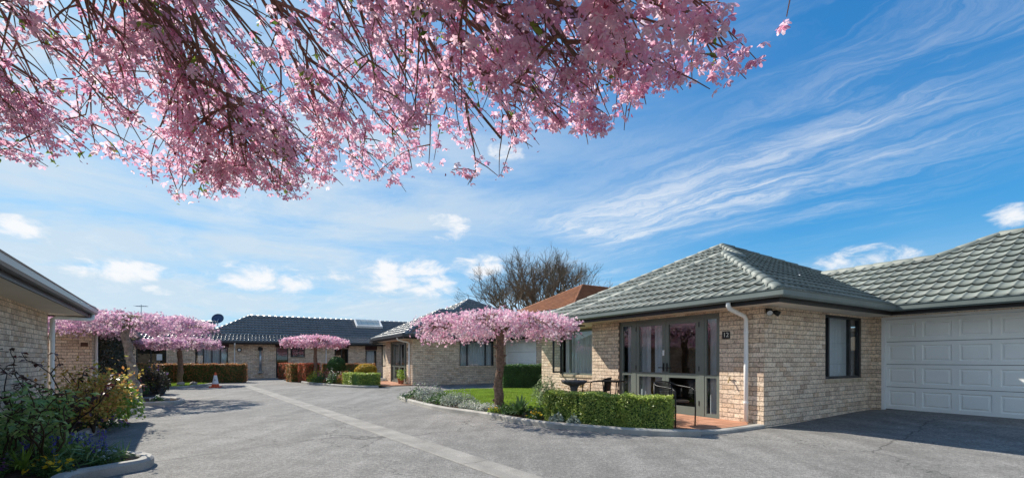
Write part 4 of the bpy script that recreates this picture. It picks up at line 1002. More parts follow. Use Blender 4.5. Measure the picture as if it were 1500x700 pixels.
# ------------------------------------------------------------------ blossom trees
def wobble_path(a, b, n, amp):
    a, b = Vector(a), Vector(b); return [a.lerp(b, i / n) + Vector((random.uniform(-1, 1), random.uniform(-1, 1), 0)) * amp * (0 < i < n) for i in range(n + 1)]
def umbrella_tree(x, y, Rx, zb, zt, tr, lean, n, label, petal='petal_far', bark='bark', fs=.062, nbranch=11, knobs=True, seed=1, cx=0.0, flat=.42):
    random.seed(seed); root = empty('blossom_tree', (x, y, 0), 0, label, 'tree', None)
    top = Vector((lean[0], lean[1], zb + (zt - zb) * .35)); pts = wobble_path((0, 0, -.02), top, 9, tr * .22)
    rad = [tr * (1.35 if i == 0 else 1.0 - .25 * i / 9) * random.uniform(.9, 1.12) for i in range(10)]; rad[-1] = tr * 1.0
    mb = MB(); fine = smooth_path(pts, 4); fr = [np.interp(i / (len(fine) - 1) * 9, range(10), rad) for i in range(len(fine))]
    mb.tube(fine, fr, 14, bumpy=.06); to = mb.build('trunk', bark, root, smooth=True)
    if knobs:
        for k in range(16):
            t = random.uniform(.1, .85); p = pts[int(t * 9)].lerp(pts[min(int(t * 9) + 1, 9)], t * 9 % 1); a = random.uniform(0, 6.28); d = Vector((math.cos(a), math.sin(a), .15))
            kb = MB(); kb.tube([p + d * tr * .6, p + d * tr * 1.10, p + d * tr * 1.38], [tr * .40, tr * .30, tr * .08], 7, bumpy=.15); kb.build('burr', bark, to, smooth=True)
    hgt = zt - zb
    def ztop(r): return zt - hgt * flat * (r / Rx) ** 2.2
    c0 = np.array([top.x + cx, top.y, 0]); tw = MB()
    for b in range(nbranch):
        a = 2 * math.pi * b / nbranch + random.uniform(-.25, .25); e = Rx * random.uniform(.75, .95); P = []
        for i in range(8):
            t = i / 7; r = e * t; P.append(Vector((top.x + cx * t + r * math.cos(a + .3 * t * random.uniform(-1, 1)), top.y + r * math.sin(a), top.z + (ztop(r) - .06 - top.z) * min(1, t * 2.2) - (t > .7) * (t - .7) * hgt * .9)))
        mb = MB(); mb.tube(smooth_path(P, 3), [max(.010, tr * .55 * (1 - i / 22)) for i in range(22)], 6); mb.build('branch', bark, root, smooth=True)
        for k in range(40):
            t = random.uniform(.25, 1); i = min(int(t * 7), 6); p = P[i].lerp(P[i + 1], t * 7 - i); aa = a + random.uniform(-1.2, 1.2); L = random.uniform(.25, .6); q = [p]
            for m in range(4): q.append(q[-1] + Vector((math.cos(aa), math.sin(aa), .35 - m * .42)) * L / 4)
            q = [v for v in q if v.z > zb - .02]
            if len(q) > 1: tw.tube(q, [.011, .009, .007, .006, .004][:len(q)], 3, r=random.random(), caps=False)
    tw.build('twigs', 'twig', root, kind='stuff')
    # blossom: a thick uneven cap with a hanging skirt, broken into clumps
    nc = 230; ca = RNG.uniform(0, 6.28, nc); cr = np.sqrt(RNG.random(nc)) * Rx * .96; cr[:70] = Rx * RNG.uniform(.82, 1.0, 70)
    zt_ = np.array([ztop(r) for r in cr]); low = zb + hgt * RNG.uniform(.02, .30, nc); cz = zt_ - (zt_ - low) * RNG.random(nc) ** 1.25; cz[70:130] = zt_[70:130] + RNG.uniform(-.06, .05, 60)
    cs = RNG.uniform(.05, .17, nc); pick = RNG.integers(0, nc, n)
    off = RNG.normal(size=(n, 3)) * cs[pick][:, None] * np.array([1.0, 1.0, .62])
    C = np.stack([cr[pick] * np.cos(ca[pick]), cr[pick] * np.sin(ca[pick]), cz[pick]], 1) + off + c0
    rr = np.hypot(C[:, 0] - c0[0], C[:, 1] - c0[1]); ok = (rr < Rx * 1.10) & (C[:, 2] > zb - .09 - .06 * np.sin(ca[pick] * 17)); C = C[ok]; pick = pick[ok]; rr = np.hypot(C[:, 0] - c0[0], C[:, 1] - c0[1])
    lim = zt + .05 - hgt * flat * (np.minimum(rr / Rx, 1)) ** 2.2; C[:, 2] = np.minimum(C[:, 2], lim + np.abs(RNG.normal(size=len(C))) * .07 - .02)
    V, rn = flowers(C, fs, np.array([[0, 0, -.2]]), 2.5, .4, 4, .8)
    cl = RNG.random(nc); rn = np.clip(np.repeat(cl[pick], 4) * .62 + rn * .38, 0, .999)
    quads_obj('blossoms', V, petal, root, rn)
    random.seed(seed + 99)
    return root
umbrella_tree(-.29, 9.75, 1.72, 1.60, 2.19, .105, (.02, .0), 8000, 'pink umbrella-shaped blossom tree with knobbly dark trunk by the lawn', seed=3, cx=-.05)
umbrella_tree(-10.3, 12.2, 2.05, 1.84, 2.42, .12, (-.42, .1), 8800, 'mauve umbrella-shaped blossom tree with thick pale leaning trunk', 'petal_mauve', 'bark_pale', .068, knobs=False, seed=5)
umbrella_tree(-15.1, 20.2, 1.55, 1.66, 2.14, .12, (0, 0), 6000, 'slim straight blossom tree in front of the russet hedge', 'petal_mauve', 'bark', .085, knobs=False, seed=8)
umbrella_tree(-10.2, 23.0, 1.55, 1.80, 2.36, .10, (.02, 0), 7500, 'flat-topped pink blossom tree above the red hedge blocks', 'petal_far', 'bark', .085, knobs=False, seed=12)

# the large weeping tree the view looks out from under
def weeping_tree():
    random.seed(21); X0, Y0, RR = -1.42, .48, 2.38
    root = empty('blossom_tree', (X0, Y0, 0), 0, 'large weeping pink blossom tree whose drooping branches hang overhead', 'tree')
    mb = MB(); pts = smooth_path(wobble_path((0, 0, -.05), (.05, .05, 2.0), 6, .03), 4); mb.tube(pts, [.20 - .07 * min(1, i / 8) for i in range(len(pts))], 14, bumpy=.08); mb.build('trunk', 'bark', root, smooth=True)
    tw = MB(); FC = []; FA = []; BUD = []; LEAF = []; NL = 44
    def curve(p, d, L, n, droop, wig=.10):
        out = [p]; d = d.normalized()
        for i in range(n):
            d = (d + Vector((random.uniform(-1, 1) * wig, random.uniform(-1, 1) * wig, -droop + random.uniform(-1, 1) * wig * .5))).normalized(); out.append(out[-1] + d * L / n)
        return out
    def zmin(p): 
        r = math.hypot(p.x, p.y); a = math.atan2(p.y, p.x)
        return 2.36 + .045 * math.sin(a * 9 + 1) + .05 * math.sin(a * 23) + max(0, 2.0 - r) * .34
    def bloom(p, k, spread):
        if p.z < zmin(p) - .03: return
        for _ in range(k):
            o = Vector((random.gauss(0, spread), random.gauss(0, spread), random.gauss(-.025, spread * .8))); q = p + o
            if q.z < zmin(q) - .07 or math.hypot(q.x, q.y) > RR * 1.07: continue
            FC.append(q); FA.append((o.x * 6, o.y * 6, -1.1))
    for l in range(NL):
        a = 2 * math.pi * l / NL + random.uniform(-.08, .08); zp = random.uniform(2.62, 2.98); zf = random.uniform(2.36, 2.52); e = RR * random.uniform(.86, 1.0); P = []
        bend = random.uniform(-.30, .30)
        for i in range(13):
            t = i / 12; r = e * t
            z = 1.95 + (zp - 1.95) * (1 - (1 - t / .5) ** 2) if t < .5 else zp - (zp - zf) * ((t - .5) / .5) ** 1.5
            aa = a + bend * t * t + random.uniform(-.02, .02); P.append(Vector((r * math.cos(aa), r * math.sin(aa), z + random.uniform(-.02, .02))))
        lb = MB(); sp = smooth_path(P, 3); lb.tube(sp, [max(.0065, .040 * (1 - i / len(sp)) ** 1.15) for i in range(len(sp))], 7, bumpy=.06); lb.build('branch', 'bark', root, smooth=True)
        for k in range(17):
            t = random.uniform(.22, 1) ** .85; i = min(int(t * 12), 11); p = P[i].lerp(P[i + 1], t * 12 - i); out = math.atan2(p.y, p.x) + random.gauss(0, .6); L = random.uniform(.45, 1.0)
            q = curve(p, Vector((math.cos(out), math.sin(out), random.uniform(-.15, .45))), L, 7, .13)
            q = [v for v in q if v.z > zmin(v) - .02 and math.hypot(v.x, v.y) < RR * 1.10]
            if len(q) < 3: continue
            tw.tube(q, [.0088 - .0074 * i / len(q) for i in range(len(q))], 5, r=random.random(), caps=False)
            if math.hypot(q[-1].x, q[-1].y) > 1.7: bloom(q[-1], 10, .034)
            for m in range(5):
                s = random.randint(1, len(q) - 1); oo = out + random.gauss(0, .9)
                w = curve(q[s], Vector((math.cos(oo), math.sin(oo), random.uniform(-.7, .25))), random.uniform(.16, .42), 5, .17, .14)
                w = [v for v in w if v.z > zmin(v) - .06 and math.hypot(v.x, v.y) < RR * 1.10]
                if len(w) < 2: continue
                tw.tube(w, [.0044 - .0034 * i / len(w) for i in range(len(w))], 4, r=random.random(), caps=False)
                rr = math.hypot(w[-1].x, w[-1].y); dens = 1.0 if rr > 1.8 else .6 if rr > 1.45 else .25
                for v in w[1:]:
                    if random.random() < dens * .33: bloom(v, random.randint(5, 10), .028)
                    if random.random() < .30: BUD.append(v + Vector((random.gauss(0, .015), random.gauss(0, .015), -.02)))
                    if random.random() < .05: LEAF.append(v)
    tw.build('twigs', 'twig', root, kind='stuff')
    FC = np.array([v[:] for v in FC]); FA = np.array(FA)
    wc = FC + np.array([X0, Y0, 0]); d = wc - np.array([0, 0, EYE]); vis = (d[:, 1] > .3) & (np.abs(d[:, 0] / np.maximum(d[:, 1], .01)) < 1.15) & (d[:, 2] / np.maximum(d[:, 1], .01) < .80)
    order = np.argsort(np.where(vis, np.linalg.norm(d, axis=1), 99)); near = order[:300]; rest = order[300:]
    V, rn = flowers(FC[rest], .041, FA[rest], .9, .55, 5, .66, blunt=True); quads_obj('blossoms', V, 'petal', root, rn, n=5)
    protos = []
    for k in range(6):
        Vp, _ = flowers(np.zeros((1, 3)), .043, np.array([[0, 0, 1.]]), .05, .55, 5, .66, .1, True); m = MB()
        for f in Vp: m.poly(f)
        me = m.mesh('blossom'); me.materials.append(MATS['petal']); protos.append(me)
    for i in near:
        o = bpy.data.objects.new('blossom', random.choice(protos)); link(o, root); o.location = FC[i]
        ax = Vector(FA[i]) + Vector((random.gauss(0, .4), random.gauss(0, .4), random.gauss(0, .4))); o.rotation_euler = ax.to_track_quat('Z', 'Y').to_euler()
    B = np.array([v[:] for v in BUD]); quads_obj('buds', leaves(B, .020, .55), 'bud', root)
    Lf = np.array([v[:] for v in LEAF]); Lf = np.repeat(Lf, 3, 0) + RNG.normal(size=(len(Lf) * 3, 3)) * .02; quads_obj('young_leaves', leaves(Lf, .042, .38), 'lime_leaf', root)
weeping_tree()

# bare tree far behind
def bare_tree():
    random.seed(4); root = empty('bare_tree', (3.1, 46, 0), 0, 'large leafless tree spreading above the roofs', 'tree'); tw = MB(); arms = []
    def grow(p, d, L, r, lev, mb):
        n = 4; q = [p]
        for i in range(n): d = (d + Vector((random.gauss(0, .11), random.gauss(0, .11), random.gauss(.05, .07)))).normalized(); q.append(q[-1] + d * L / n)
        mb.tube(q, [r * (1 - .35 * i / n) for i in range(n + 1)], 6 if lev < 2 else 4 if lev < 4 else 3, r=random.random(), caps=False)
        if lev >= 6: return
        for k in range(3 if lev < 5 else 4):
            s = random.uniform(.45, 1) if k else 1; i = min(int(s * n), n - 1); b = q[i].lerp(q[i + 1], s * n - i); sd = .42 if lev < 2 else .5
            nd = (d + Vector((random.gauss(0, sd), random.gauss(0, sd), random.gauss(.06, .25)))).normalized()
            if nd.z < -.1: nd.z = .1
            grow(b, nd, L * random.uniform(.62, .84), r * .58, lev + 1, tw if lev >= 1 else mb)
    t = MB(); t.tube([(0, 0, -.2), (.05, 0, 1.3), (0, .05, 2.4)], [.55, .45, .42], 10); t.build('trunk', 'bare_wood', root, smooth=True)
    for k in range(9):
        a = 2 * math.pi * k / 9 + random.uniform(-.3, .3); m = MB(); sp = random.uniform(.45, 1.15)
        grow(Vector((0, .05, 2.2 + random.uniform(-.4, .2))), Vector((math.cos(a) * sp, math.sin(a) * sp, 1)), random.uniform(2.7, 3.5), .20, 0, m); m.build('branch', 'bare_wood', root)
    tw.build('twigs', 'bare_wood', root, kind='stuff'); root.scale = (1.18, 1.18, 1.09)
bare_tree()
random.seed(55)

# ------------------------------------------------------------------ patio furniture
def patio_chair(x, y, z, rz, label):
    root = empty('patio_chair', (x, y, z), rz, label, 'chair'); w = .25
    def tb(name, pts, r=.012): m = MB(); m.tube(pts, r, 8); return m.build(name, 'black_metal', root, smooth=True)
    for s in (-1, 1):
        tb('leg', [(s * w, .22, 0), (s * w, .23, .30), (s * w, .22, .60), (s * w * .98, .16, .645)]); tb('arm', smooth_path([(s * w * .98, .16, .645), (s * w, 0, .66), (s * w, -.18, .68), (s * w * .82, -.27, .72)], 4))
        tb('leg', [(s * w * .82, -.27, .72), (s * w * .9, -.25, .42), (s * w * .96, -.29, 0)])
    tb('top_rail', smooth_path([(-w * .82, -.27, .72), (-w * .55, -.305, .735), (0, -.315, .74), (w * .55, -.305, .735), (w * .82, -.27, .72)], 4))
    bk = MB(); n = 17
    for k in range(n):
        t = -1 + 2 * k / (n - 1); bk.tube([(t * w * .72, -.30 + .03 * t * t, .725), (t * w * .78, -.275 + .02 * t * t, .45)], .0085, 4, r=random.random())
    for k in range(9): z_ = .46 + k * .03; bk.tube([(-w * .78, -.262, z_), (-w * .4, -.288, z_), (0, -.296, z_), (w * .4, -.288, z_), (w * .78, -.262, z_)], .006, 4, r=random.random())
    bk.build('backrest', 'rattan', root)
    st = MB(); st.lathe([(.0, .405), (.225, .405), (.24, .415), (.24, .43), (.22, .435), (.02, .425)], 20); st.build('seat', 'rattan', root, smooth=True)
    return root
patio_chair(2.83, 7.72, .06, R(-150), 'black woven patio chair standing beside the entrance doors')
patio_chair(1.86, 9.82, .056, R(60), 'dark woven patio chair against the brick pier by the window')
def patio_table(x, y):
    root = empty('patio_table', (x, y, .056), 0, 'small round dark metal patio table behind the box hedge', 'table')
    t = MB(); t.lathe([(.02, .675), (.28, .675), (.29, .685), (.29, .70), (.02, .70)], 24); t.build('table_top', 'black_metal', root)
    r = MB(); r.tube([(.16 * math.cos(a), .16 * math.sin(a), .30) for a in np.linspace(0, 2 * math.pi, 17)], .008, 6); r.build('brace_ring', 'black_metal', root)
    for k in range(4):
        a = k * math.pi / 2 + .4; m = MB(); m.tube([(.25 * math.cos(a), .25 * math.sin(a), 0), (.16 * math.cos(a), .16 * math.sin(a), .30), (.2 * math.cos(a), .2 * math.sin(a), .676)], .011, 7); m.build('leg', 'black_metal', root, smooth=True)
patio_table(2.08, 9.35)
def bird_bath(x, y, z, label, s=1.0):
    root = empty('bird_bath', (x, y, z), 0, label, 'bird bath')
    m = MB(); m.lathe([(.17 * s, 0), (.17 * s, .05), (.09 * s, .09), (.065 * s, .3), (.075 * s, .5), (.11 * s, .58)], 16); m.build('pedestal', 'stone', root, smooth=True)
    m = MB(); m.lathe([(.10 * s, .57), (.22 * s, .61), (.28 * s, .66), (.285 * s, .69), (.265 * s, .69), (.20 * s, .655), (.02, .65)], 22); m.build('bowl', 'stone', root, smooth=True)
bird_bath(1.36, 9.72, .05, 'dark stone bird bath standing below the curtained window')
bird_bath(-12.3, 15.5, .04, 'grey stone bird bath beside the pale leaning blossom tree', .9)
def cone(x, y):
    root = empty('traffic_cone', (x, y, 0), R(20), 'orange and white traffic cone standing on the road by the russet hedge', 'cone')
    m = MB(); m.box(-.19, .19, -.19, .19, .0, .045); m.build('base', 'cone_orange', root)
    def ring(z0, z1, mat, name, e=0): r = lambda z: .145 - .115 * (z - .045) / .6 + e; m = MB(); m.lathe([(r(z0), z0), (r(z1), z1)], 18); m.build(name, mat, root, smooth=False)
    ring(.045, .15, 'cone_orange', 'cone_body'); ring(.15, .52, 'cone_white', 'reflective_band'); ring(.52, .645, 'cone_orange', 'cone_tip')
    k = MB(); 
    for z in (.29, .33): k.add([((.145 - .115 * (z - .045) / .6 + .004) * math.sin(a), -(.145 - .115 * (z - .045) / .6 + .004) * math.cos(a), z + dz) for dz in (0, .018) for a in (-.35, .35)], [(0, 1, 3, 2)])
    k.build('lettering', 'black_metal', root)
cone(-12.7, 19.0)

# ------------------------------------------------------------------ planting
def clump(name, x, y, rx, ry, h, n, size, mat, label, z=.05, flower=None, nf=0, fsz=.03, aspect=.45, cat='plant', up=.5, dome=True):
    root = empty(name, (x, y, z), random.uniform(0, 3), label, cat)
    th = RNG.uniform(0, 6.28, n); r = np.sqrt(RNG.random(n)); lump = 1 + .18 * np.sin(3 * th + x * 7) + .12 * np.sin(5 * th + y * 5)
    top = h * np.sqrt(np.maximum(1 - r * r * .85, .05)) * (1 + .15 * RNG.normal(size=n)) * (1 + .2 * np.sin(th * 2 + x)); C = np.stack([r * rx * lump * np.cos(th), r * ry * lump * np.sin(th), np.maximum(top * RNG.random(n) ** .55, .012)], 1)
    quads_obj('foliage', leaves(C, size, aspect, np.stack([np.cos(th) * .5, np.sin(th) * .5, np.full(n, up)], 1), 1.4), mat, root)
    if flower:
        i = RNG.integers(0, n, nf); c = C[i].copy(); c[:, 2] = top[i] + .01; V, rn = flowers(c, fsz, np.array([[0, -.3, 1.]]), 1.2, .3, 5, .8); quads_obj('flowers', V, flower, root, rn)
    m = MB(); 
    for k in range(7): a = random.uniform(0, 6.28); m.tube([(0, 0, -.02), (rx * .5 * math.cos(a), ry * .5 * math.sin(a), h * .6)], .006, 4, caps=False)
    m.build('stems', 'rose_stem', root); return root
def strap_plant(x, y, h, n, label, mat='strap_leaf', z=.05, w=.022):
    root = empty('strap_leaf_plant', (x, y, z), 0, label, 'plant')
    for k in range(n):
        a = random.uniform(0, 6.28); L = h * random.uniform(.7, 1.15); t = random.uniform(.25, 1.0); q = []; m = MB(); nseg = 6
        for i in range(nseg + 1):
            f = i / nseg; r = L * t * f * .9; zz = L * (f * (1.25 - .25 * t) - t * .85 * f * f); ww = w * math.sin(math.pi * min(.97, .15 + .82 * f)) + .001
            c = Vector((r * math.cos(a), r * math.sin(a), max(zz, .01))); s = Vector((-math.sin(a), math.cos(a), 0)) * ww; q.append((c - s, c + s))
        for i in range(nseg): m.poly([q[i][0], q[i][1], q[i + 1][1], q[i + 1][0]])
        m.build('leaf', mat, root, smooth=True)
    return root
clump('border_plant', -2.7, 12.6, .45, .35, .34, 900, .05, 'dark_leaf', 'grey-lilac flowering border plant at the rounded end of the kerb', flower='purple_flower', nf=60, fsz=.03)
clump('border_plant', -2.2, 12.0, .5, .4, .42, 1400, .055, 'silver_leaf', 'large silvery border plant on the kerb bed beside the lawn', flower='purple_flower', nf=120, fsz=.028)
clump('border_plant', -1.75, 11.35, .42, .35, .28, 1000, .05, 'dark_leaf', 'low dark border plant with white flowers between two silvery plants', flower='white_flower', nf=90)
clump('border_plant', -1.3, 10.85, .55, .4, .34, 1600, .045, 'silver_leaf', 'silver-leaved mound of border foliage beside the lawn edge')
for k, (x, y) in enumerate([(-1.0, 10.1), (-.72, 9.85), (-.50, 9.60)]):
    clump('border_plant', x, y, .28, .2, .16, 600, .035, 'silver_leaf', 'low white-flowering edging plant along the kerb left of the knobbly trunk' if False else 'low white-flowering edging plant between silver mound and knobbly trunk', flower='white_flower', nf=140, fsz=.03)['group'] = 'white edging plants along the kerb'
clump('border_plant', -.38, 9.32, .16, .13, .13, 260, .045, 'lime_leaf', 'small yellow-orange flowering plant at the foot of the knobbly trunk', flower='yellow_flower', nf=26, fsz=.04)
clump('border_plant', -.08, 9.25, .28, .2, .22, 700, .05, 'dark_leaf', 'dark green leafy plant right beside the knobbly trunk')
strap_plant(.16, 8.95, .44, 60, 'dark strap-leaved plant arching over the kerb beside the box hedge')
clump('border_plant', .45, 8.55, .16, .14, .13, 300, .045, 'dark_leaf', 'yellow pansies flowering at the end of the box hedge', flower='yellow_flower', nf=30, fsz=.05)
clump('border_plant', .50, 8.85, .35, .25, .22, 700, .05, 'dark_leaf', 'dark foliage plant behind the yellow pansies')
clump('border_plant', .82, 8.0, .15, .12, .15, 400, .05, 'silver_leaf', 'pale variegated mound in front of the box hedge', aspect=.6)
clump('border_plant', 1.08, 7.80, .17, .12, .14, 450, .05, 'silver_leaf', 'grey-green mound in front of the box hedge touching the kerb', aspect=.6)
clump('border_plant', .85, 10.9, .35, .3, .62, 1300, .09, 'lavender_leaf', 'tall pale green lavender bush at the window corner', aspect=.2, up=1.2)
clump('border_plant', 1.15, 10.4, .28, .25, .46, 700, .05, 'gold_leaf', 'yellow-leaved bush between lavender and bird bath')
clump('border_plant', 1.62, 10.2, .26, .25, .50, 700, .05, 'gold_leaf', 'yellow-leaved bush between bird bath and patio chair')
# flower bed in front of the middle house
MB_K = smooth_path([(-10.6, 22.3), (-9.6, 21.2), (-8.2, 19.9), (-7.0, 18.95), (-6.2, 18.55), (-5.6, 18.6)], 5); kerb(MB_K)
sheet('garden_bed', [(p.x, p.y) for p in inset(MB_K, .1)] + [(-5.5, 20.2), (-7.4, 24.6), (-13.8, 27.2), (-13.2, 25.6), (-11.6, 23.6)], .045, 'soil')
random.seed(61)
for (x, y, fl, mt, lb) in [(-9.6, 21.7, 'yellow_flower', 'lime_leaf', 'yellow-green bedding plant at the kerb by the broad red hedge block'), (-9.0, 21.0, 'pink_flower', 'dark_leaf', 'pink bedding plant beside the yellow-green one'),
                           (-8.5, 21.0, 'pink_flower', 'copper_leaf', 'reddish bedding plant below the topiary ball'), (-8.2, 20.4, 'white_flower', 'dark_leaf', 'white-flowering bedding plant near the low green hedge'),
                           (-7.75, 20.5, 'pink_flower', 'autumn_leaf', 'bronze-leaved bedding plant against the low green hedge'), (-9.2, 22.1, 'pink_flower', 'copper_leaf', 'red-leaved bedding shrub behind the pink plants')]:
    clump('bedding_plant', x, y, .40, .32, .52, 700, .07, mt, lb, flower=fl, nf=60, fsz=.06)
# terracotta entrance of the middle house
def entrance2():
    root = empty('porch_paving'); tag(root, kind='structure'); M = H2.M
    for i in range(0, 10):
        for j in range(-4, 0):
            s = .45; t = MB(); c = [M @ Vector((j * s + a - .01, i * s + b, 0)) for a, b in ((.005, .005), (s - .005, .005), (s - .005, s - .005), (.005, s - .005))]
            t.poly([(v.x, v.y, .05) for v in c]); t.poly([(c[0].x, c[0].y, .05), (c[1].x, c[1].y, .05), (c[1].x, c[1].y, .0), (c[0].x, c[0].y, .0)]); t.poly([(c[0].x, c[0].y, .05), (c[3].x, c[3].y, .05), (c[3].x, c[3].y, .0), (c[0].x, c[0].y, .0)]); t.build('paving_tile', 'terracotta_paving', root)
entrance2()
def pot_plant(w, u, label, s=1.0):
    p = H2.M @ Vector((w, u, .05)); root = empty('potted_plant', p, 0, label, 'plant')
    m = MB(); m.lathe([(.10 * s, 0), (.14 * s, .22 * s), (.155 * s, .22 * s), (.155 * s, .26 * s), (.13 * s, .26 * s), (.12 * s, .22 * s), (.01, .215 * s)], 14); m.build('pot', 'pot', root)
    C = np.stack([RNG.normal(size=160) * .09 * s, RNG.normal(size=160) * .09 * s, .25 * s + RNG.random(160) * .4 * s], 1); quads_obj('foliage', leaves(C, .13 * s, .25, np.array([[.3, -.3, .6]]), 1.5), 'lime_leaf', root)
pot_plant(-.25, 1.0, 'green leafy plant in a terracotta pot by the glazed entrance'); pot_plant(-.3, .62, 'small plant in a terracotta pot nearest the brick corner', .7)

# left hand beds
KERB_L = smooth_path([(-2.2, -1.6), (-.35, -.1), (-.2, .9), (-.9, 1.5), (-3.4, 3.6), (-4.2, 4.2), (-4.12, 4.58), (-4.0, 4.86), (-4.15, 5.14), (-4.45, 5.28), (-5.0, 5.42), (-5.75, 5.95), (-6.45, 6.75), (-7.05, 7.65), (-8.3, 8.9)], 6); kerb(KERB_L, w=.13, h=.11)
wl = lambda t, o=.01: (-9.39 + .6 * t + .8 * o, 8.96 - .8 * t + .6 * o)
sheet('garden_bed', [(p.x, p.y) for p in inset(KERB_L, .12)] + [wl(-.2), wl(9.4)], .05, 'soil')
def rose_bush(x, y, h, label, nst=9, seed=2, leafmat='burgundy_leaf', nl=9, lsz=.075):
    random.seed(seed); root = empty('rose_bush', (x, y, .05), 0, label, 'shrub')
    lv = MB(); lv.poly([(0, 0, 0), (lsz * .45, lsz * .30, .008), (lsz, 0, -.004), (lsz * .45, -lsz * .30, .008)]); lm = lv.mesh('leaf'); lm.materials.append(MATS[leafmat])
    def leaf(p, d):
        o = bpy.data.objects.new('leaf', lm); link(o, root); o.location = p; o.rotation_euler = (random.uniform(-.7, .7), random.uniform(-.2, .7), d); s = random.uniform(.7, 1.25); o.scale = (s, s, s)
    for k in range(nst):
        a = 2 * math.pi * k / nst + random.uniform(-.4, .4); d = Vector((math.cos(a) * .5, math.sin(a) * .5, 1)).normalized(); q = [Vector((math.cos(a) * .05, math.sin(a) * .05, 0))]; L = h * random.uniform(.75, 1.1)
        for i in range(7): d = (d + Vector((random.gauss(0, .22), random.gauss(0, .22), .08))).normalized(); q.append(q[-1] + d * L / 7)
        m = MB(); m.tube(q, [.013 - .0012 * i for i in range(8)], 6)
        for b in range(4):
            i = random.randint(3, 7); e = (d + Vector((random.gauss(0, .8), random.gauss(0, .8), random.gauss(.2, .3)))).normalized(); r = [q[i]]
            for j in range(4): e = (e + Vector((random.gauss(0, .3), random.gauss(0, .3), .1))).normalized(); r.append(r[-1] + e * .075)
            m.tube(r, [.007, .006, .005, .004, .003], 5)
            for v in r[2:]:
                for _ in range(nl // 4): leaf(v, random.uniform(0, 6.28))
        m.build('stem', 'rose_stem', root, smooth=True)
        for _ in range(3): leaf(q[-1], random.uniform(0, 6.28))
rose_bush(-5.85, 5.55, 1.20, 'rose bush with dark bare stems and burgundy leaves against pale brick', 9, 2)
rose_bush(-5.05, 4.75, .78, 'younger rose bush with green and bronze leaves among blue flowers', 8, 5, 'garden_leaf', 12, .085)
rose_bush(-5.55, 4.75, .70, 'bushy rose with dull green leaves at the foot of the burgundy one', 8, 6, 'garden_leaf', 12, .085)
random.seed(77)
def open_shrub(x, y, rx, h, n, size, mat, label, nst=8):
    root = empty('garden_shrub', (x, y, .05), 0, label, 'shrub'); C = []; 
    for k in range(nst):
        a = random.uniform(0, 6.28); t = random.uniform(.3, 1); q = [Vector((0, 0, 0)), Vector((rx * t * .3 * math.cos(a), rx * t * .3 * math.sin(a), h * .4)), Vector((rx * t * .8 * math.cos(a), rx * t * .8 * math.sin(a), h * random.uniform(.7, 1)))]
        m = MB(); m.tube(smooth_path(q, 4), [.014 - .0011 * i for i in range(9)], 6); m.build('stem', 'rose_stem', root, smooth=True)
        for _ in range(n // nst): f = random.uniform(.3, 1.05); p = q[1].lerp(q[2], max(0, (f - .4) / .6)); s = .10 + .06 * f; C.append((p.x + random.gauss(0, s), p.y + random.gauss(0, s), max(.03, p.z + random.gauss(0, s * .8))))
    quads_obj('foliage', leaves(np.array(C), size, .6, np.array([[0, -.2, .8]]), 1.4), mat, root)
open_shrub(-6.85, 7.45, .66, 1.0, 1900, .058, 'autumn_leaf', 'yellow and orange leaved shrub beside the white downpipe', 11)
open_shrub(-6.55, 6.95, .42, .72, 900, .055, 'autumn_leaf', 'low orange-tipped shrub spilling over the kerb', 8)
clump('garden_shrub', -7.35, 8.15, .42, .40, .72, 1300, .075, 'lime_leaf', 'bright green leafy shrub behind the yellow and orange shrub', aspect=.6, cat='shrub')
clump('garden_shrub', -8.0, 7.9, .4, .4, .5, 900, .13, 'lime_leaf', 'fresh green long-leaved plant at the foot of the downpipe', aspect=.25, cat='shrub', up=1)
clump('garden_shrub', -6.9, 6.2, .42, .38, .40, 800, .08, 'garden_leaf', 'dark green shrub between the burgundy rose and the brick wall', aspect=.55, cat='shrub')
clump('garden_shrub', -5.95, 5.0, .50, .40, .36, 1100, .085, 'garden_leaf', 'dense dark green foliage under the burgundy rose', aspect=.5, cat='shrub', flower='white_flower', nf=8, fsz=.09)
clump('garden_shrub', -5.15, 5.05, .32, .25, .30, 700, .07, 'garden_leaf', 'mid green foliage around the younger rose', aspect=.5, cat='shrub')
clump('flower_patch', -6.75, 7.35, .3, .25, .18, 400, .05, 'dark_leaf', 'purple flowers under the yellow and orange shrub', flower='purple_flower', nf=70, fsz=.045)
clump('flower_patch', -4.55, 4.40, .28, .12, .14, 400, .05, 'dark_leaf', 'yellow flowers along the inside of the kerb tip', flower='yellow_flower', nf=34, fsz=.055)
clump('flower_patch', -4.48, 4.86, .14, .10, .08, 160, .045, 'dark_leaf', 'low green ground cover with white specks at the kerb tip', flower='white_flower', nf=12, fsz=.025)
clump('flower_patch', -5.15, 4.36, .34, .14, .13, 500, .04, 'dark_leaf', 'purple alyssum cushion below the bushy green rose', flower='purple_flower', nf=120, fsz=.03)
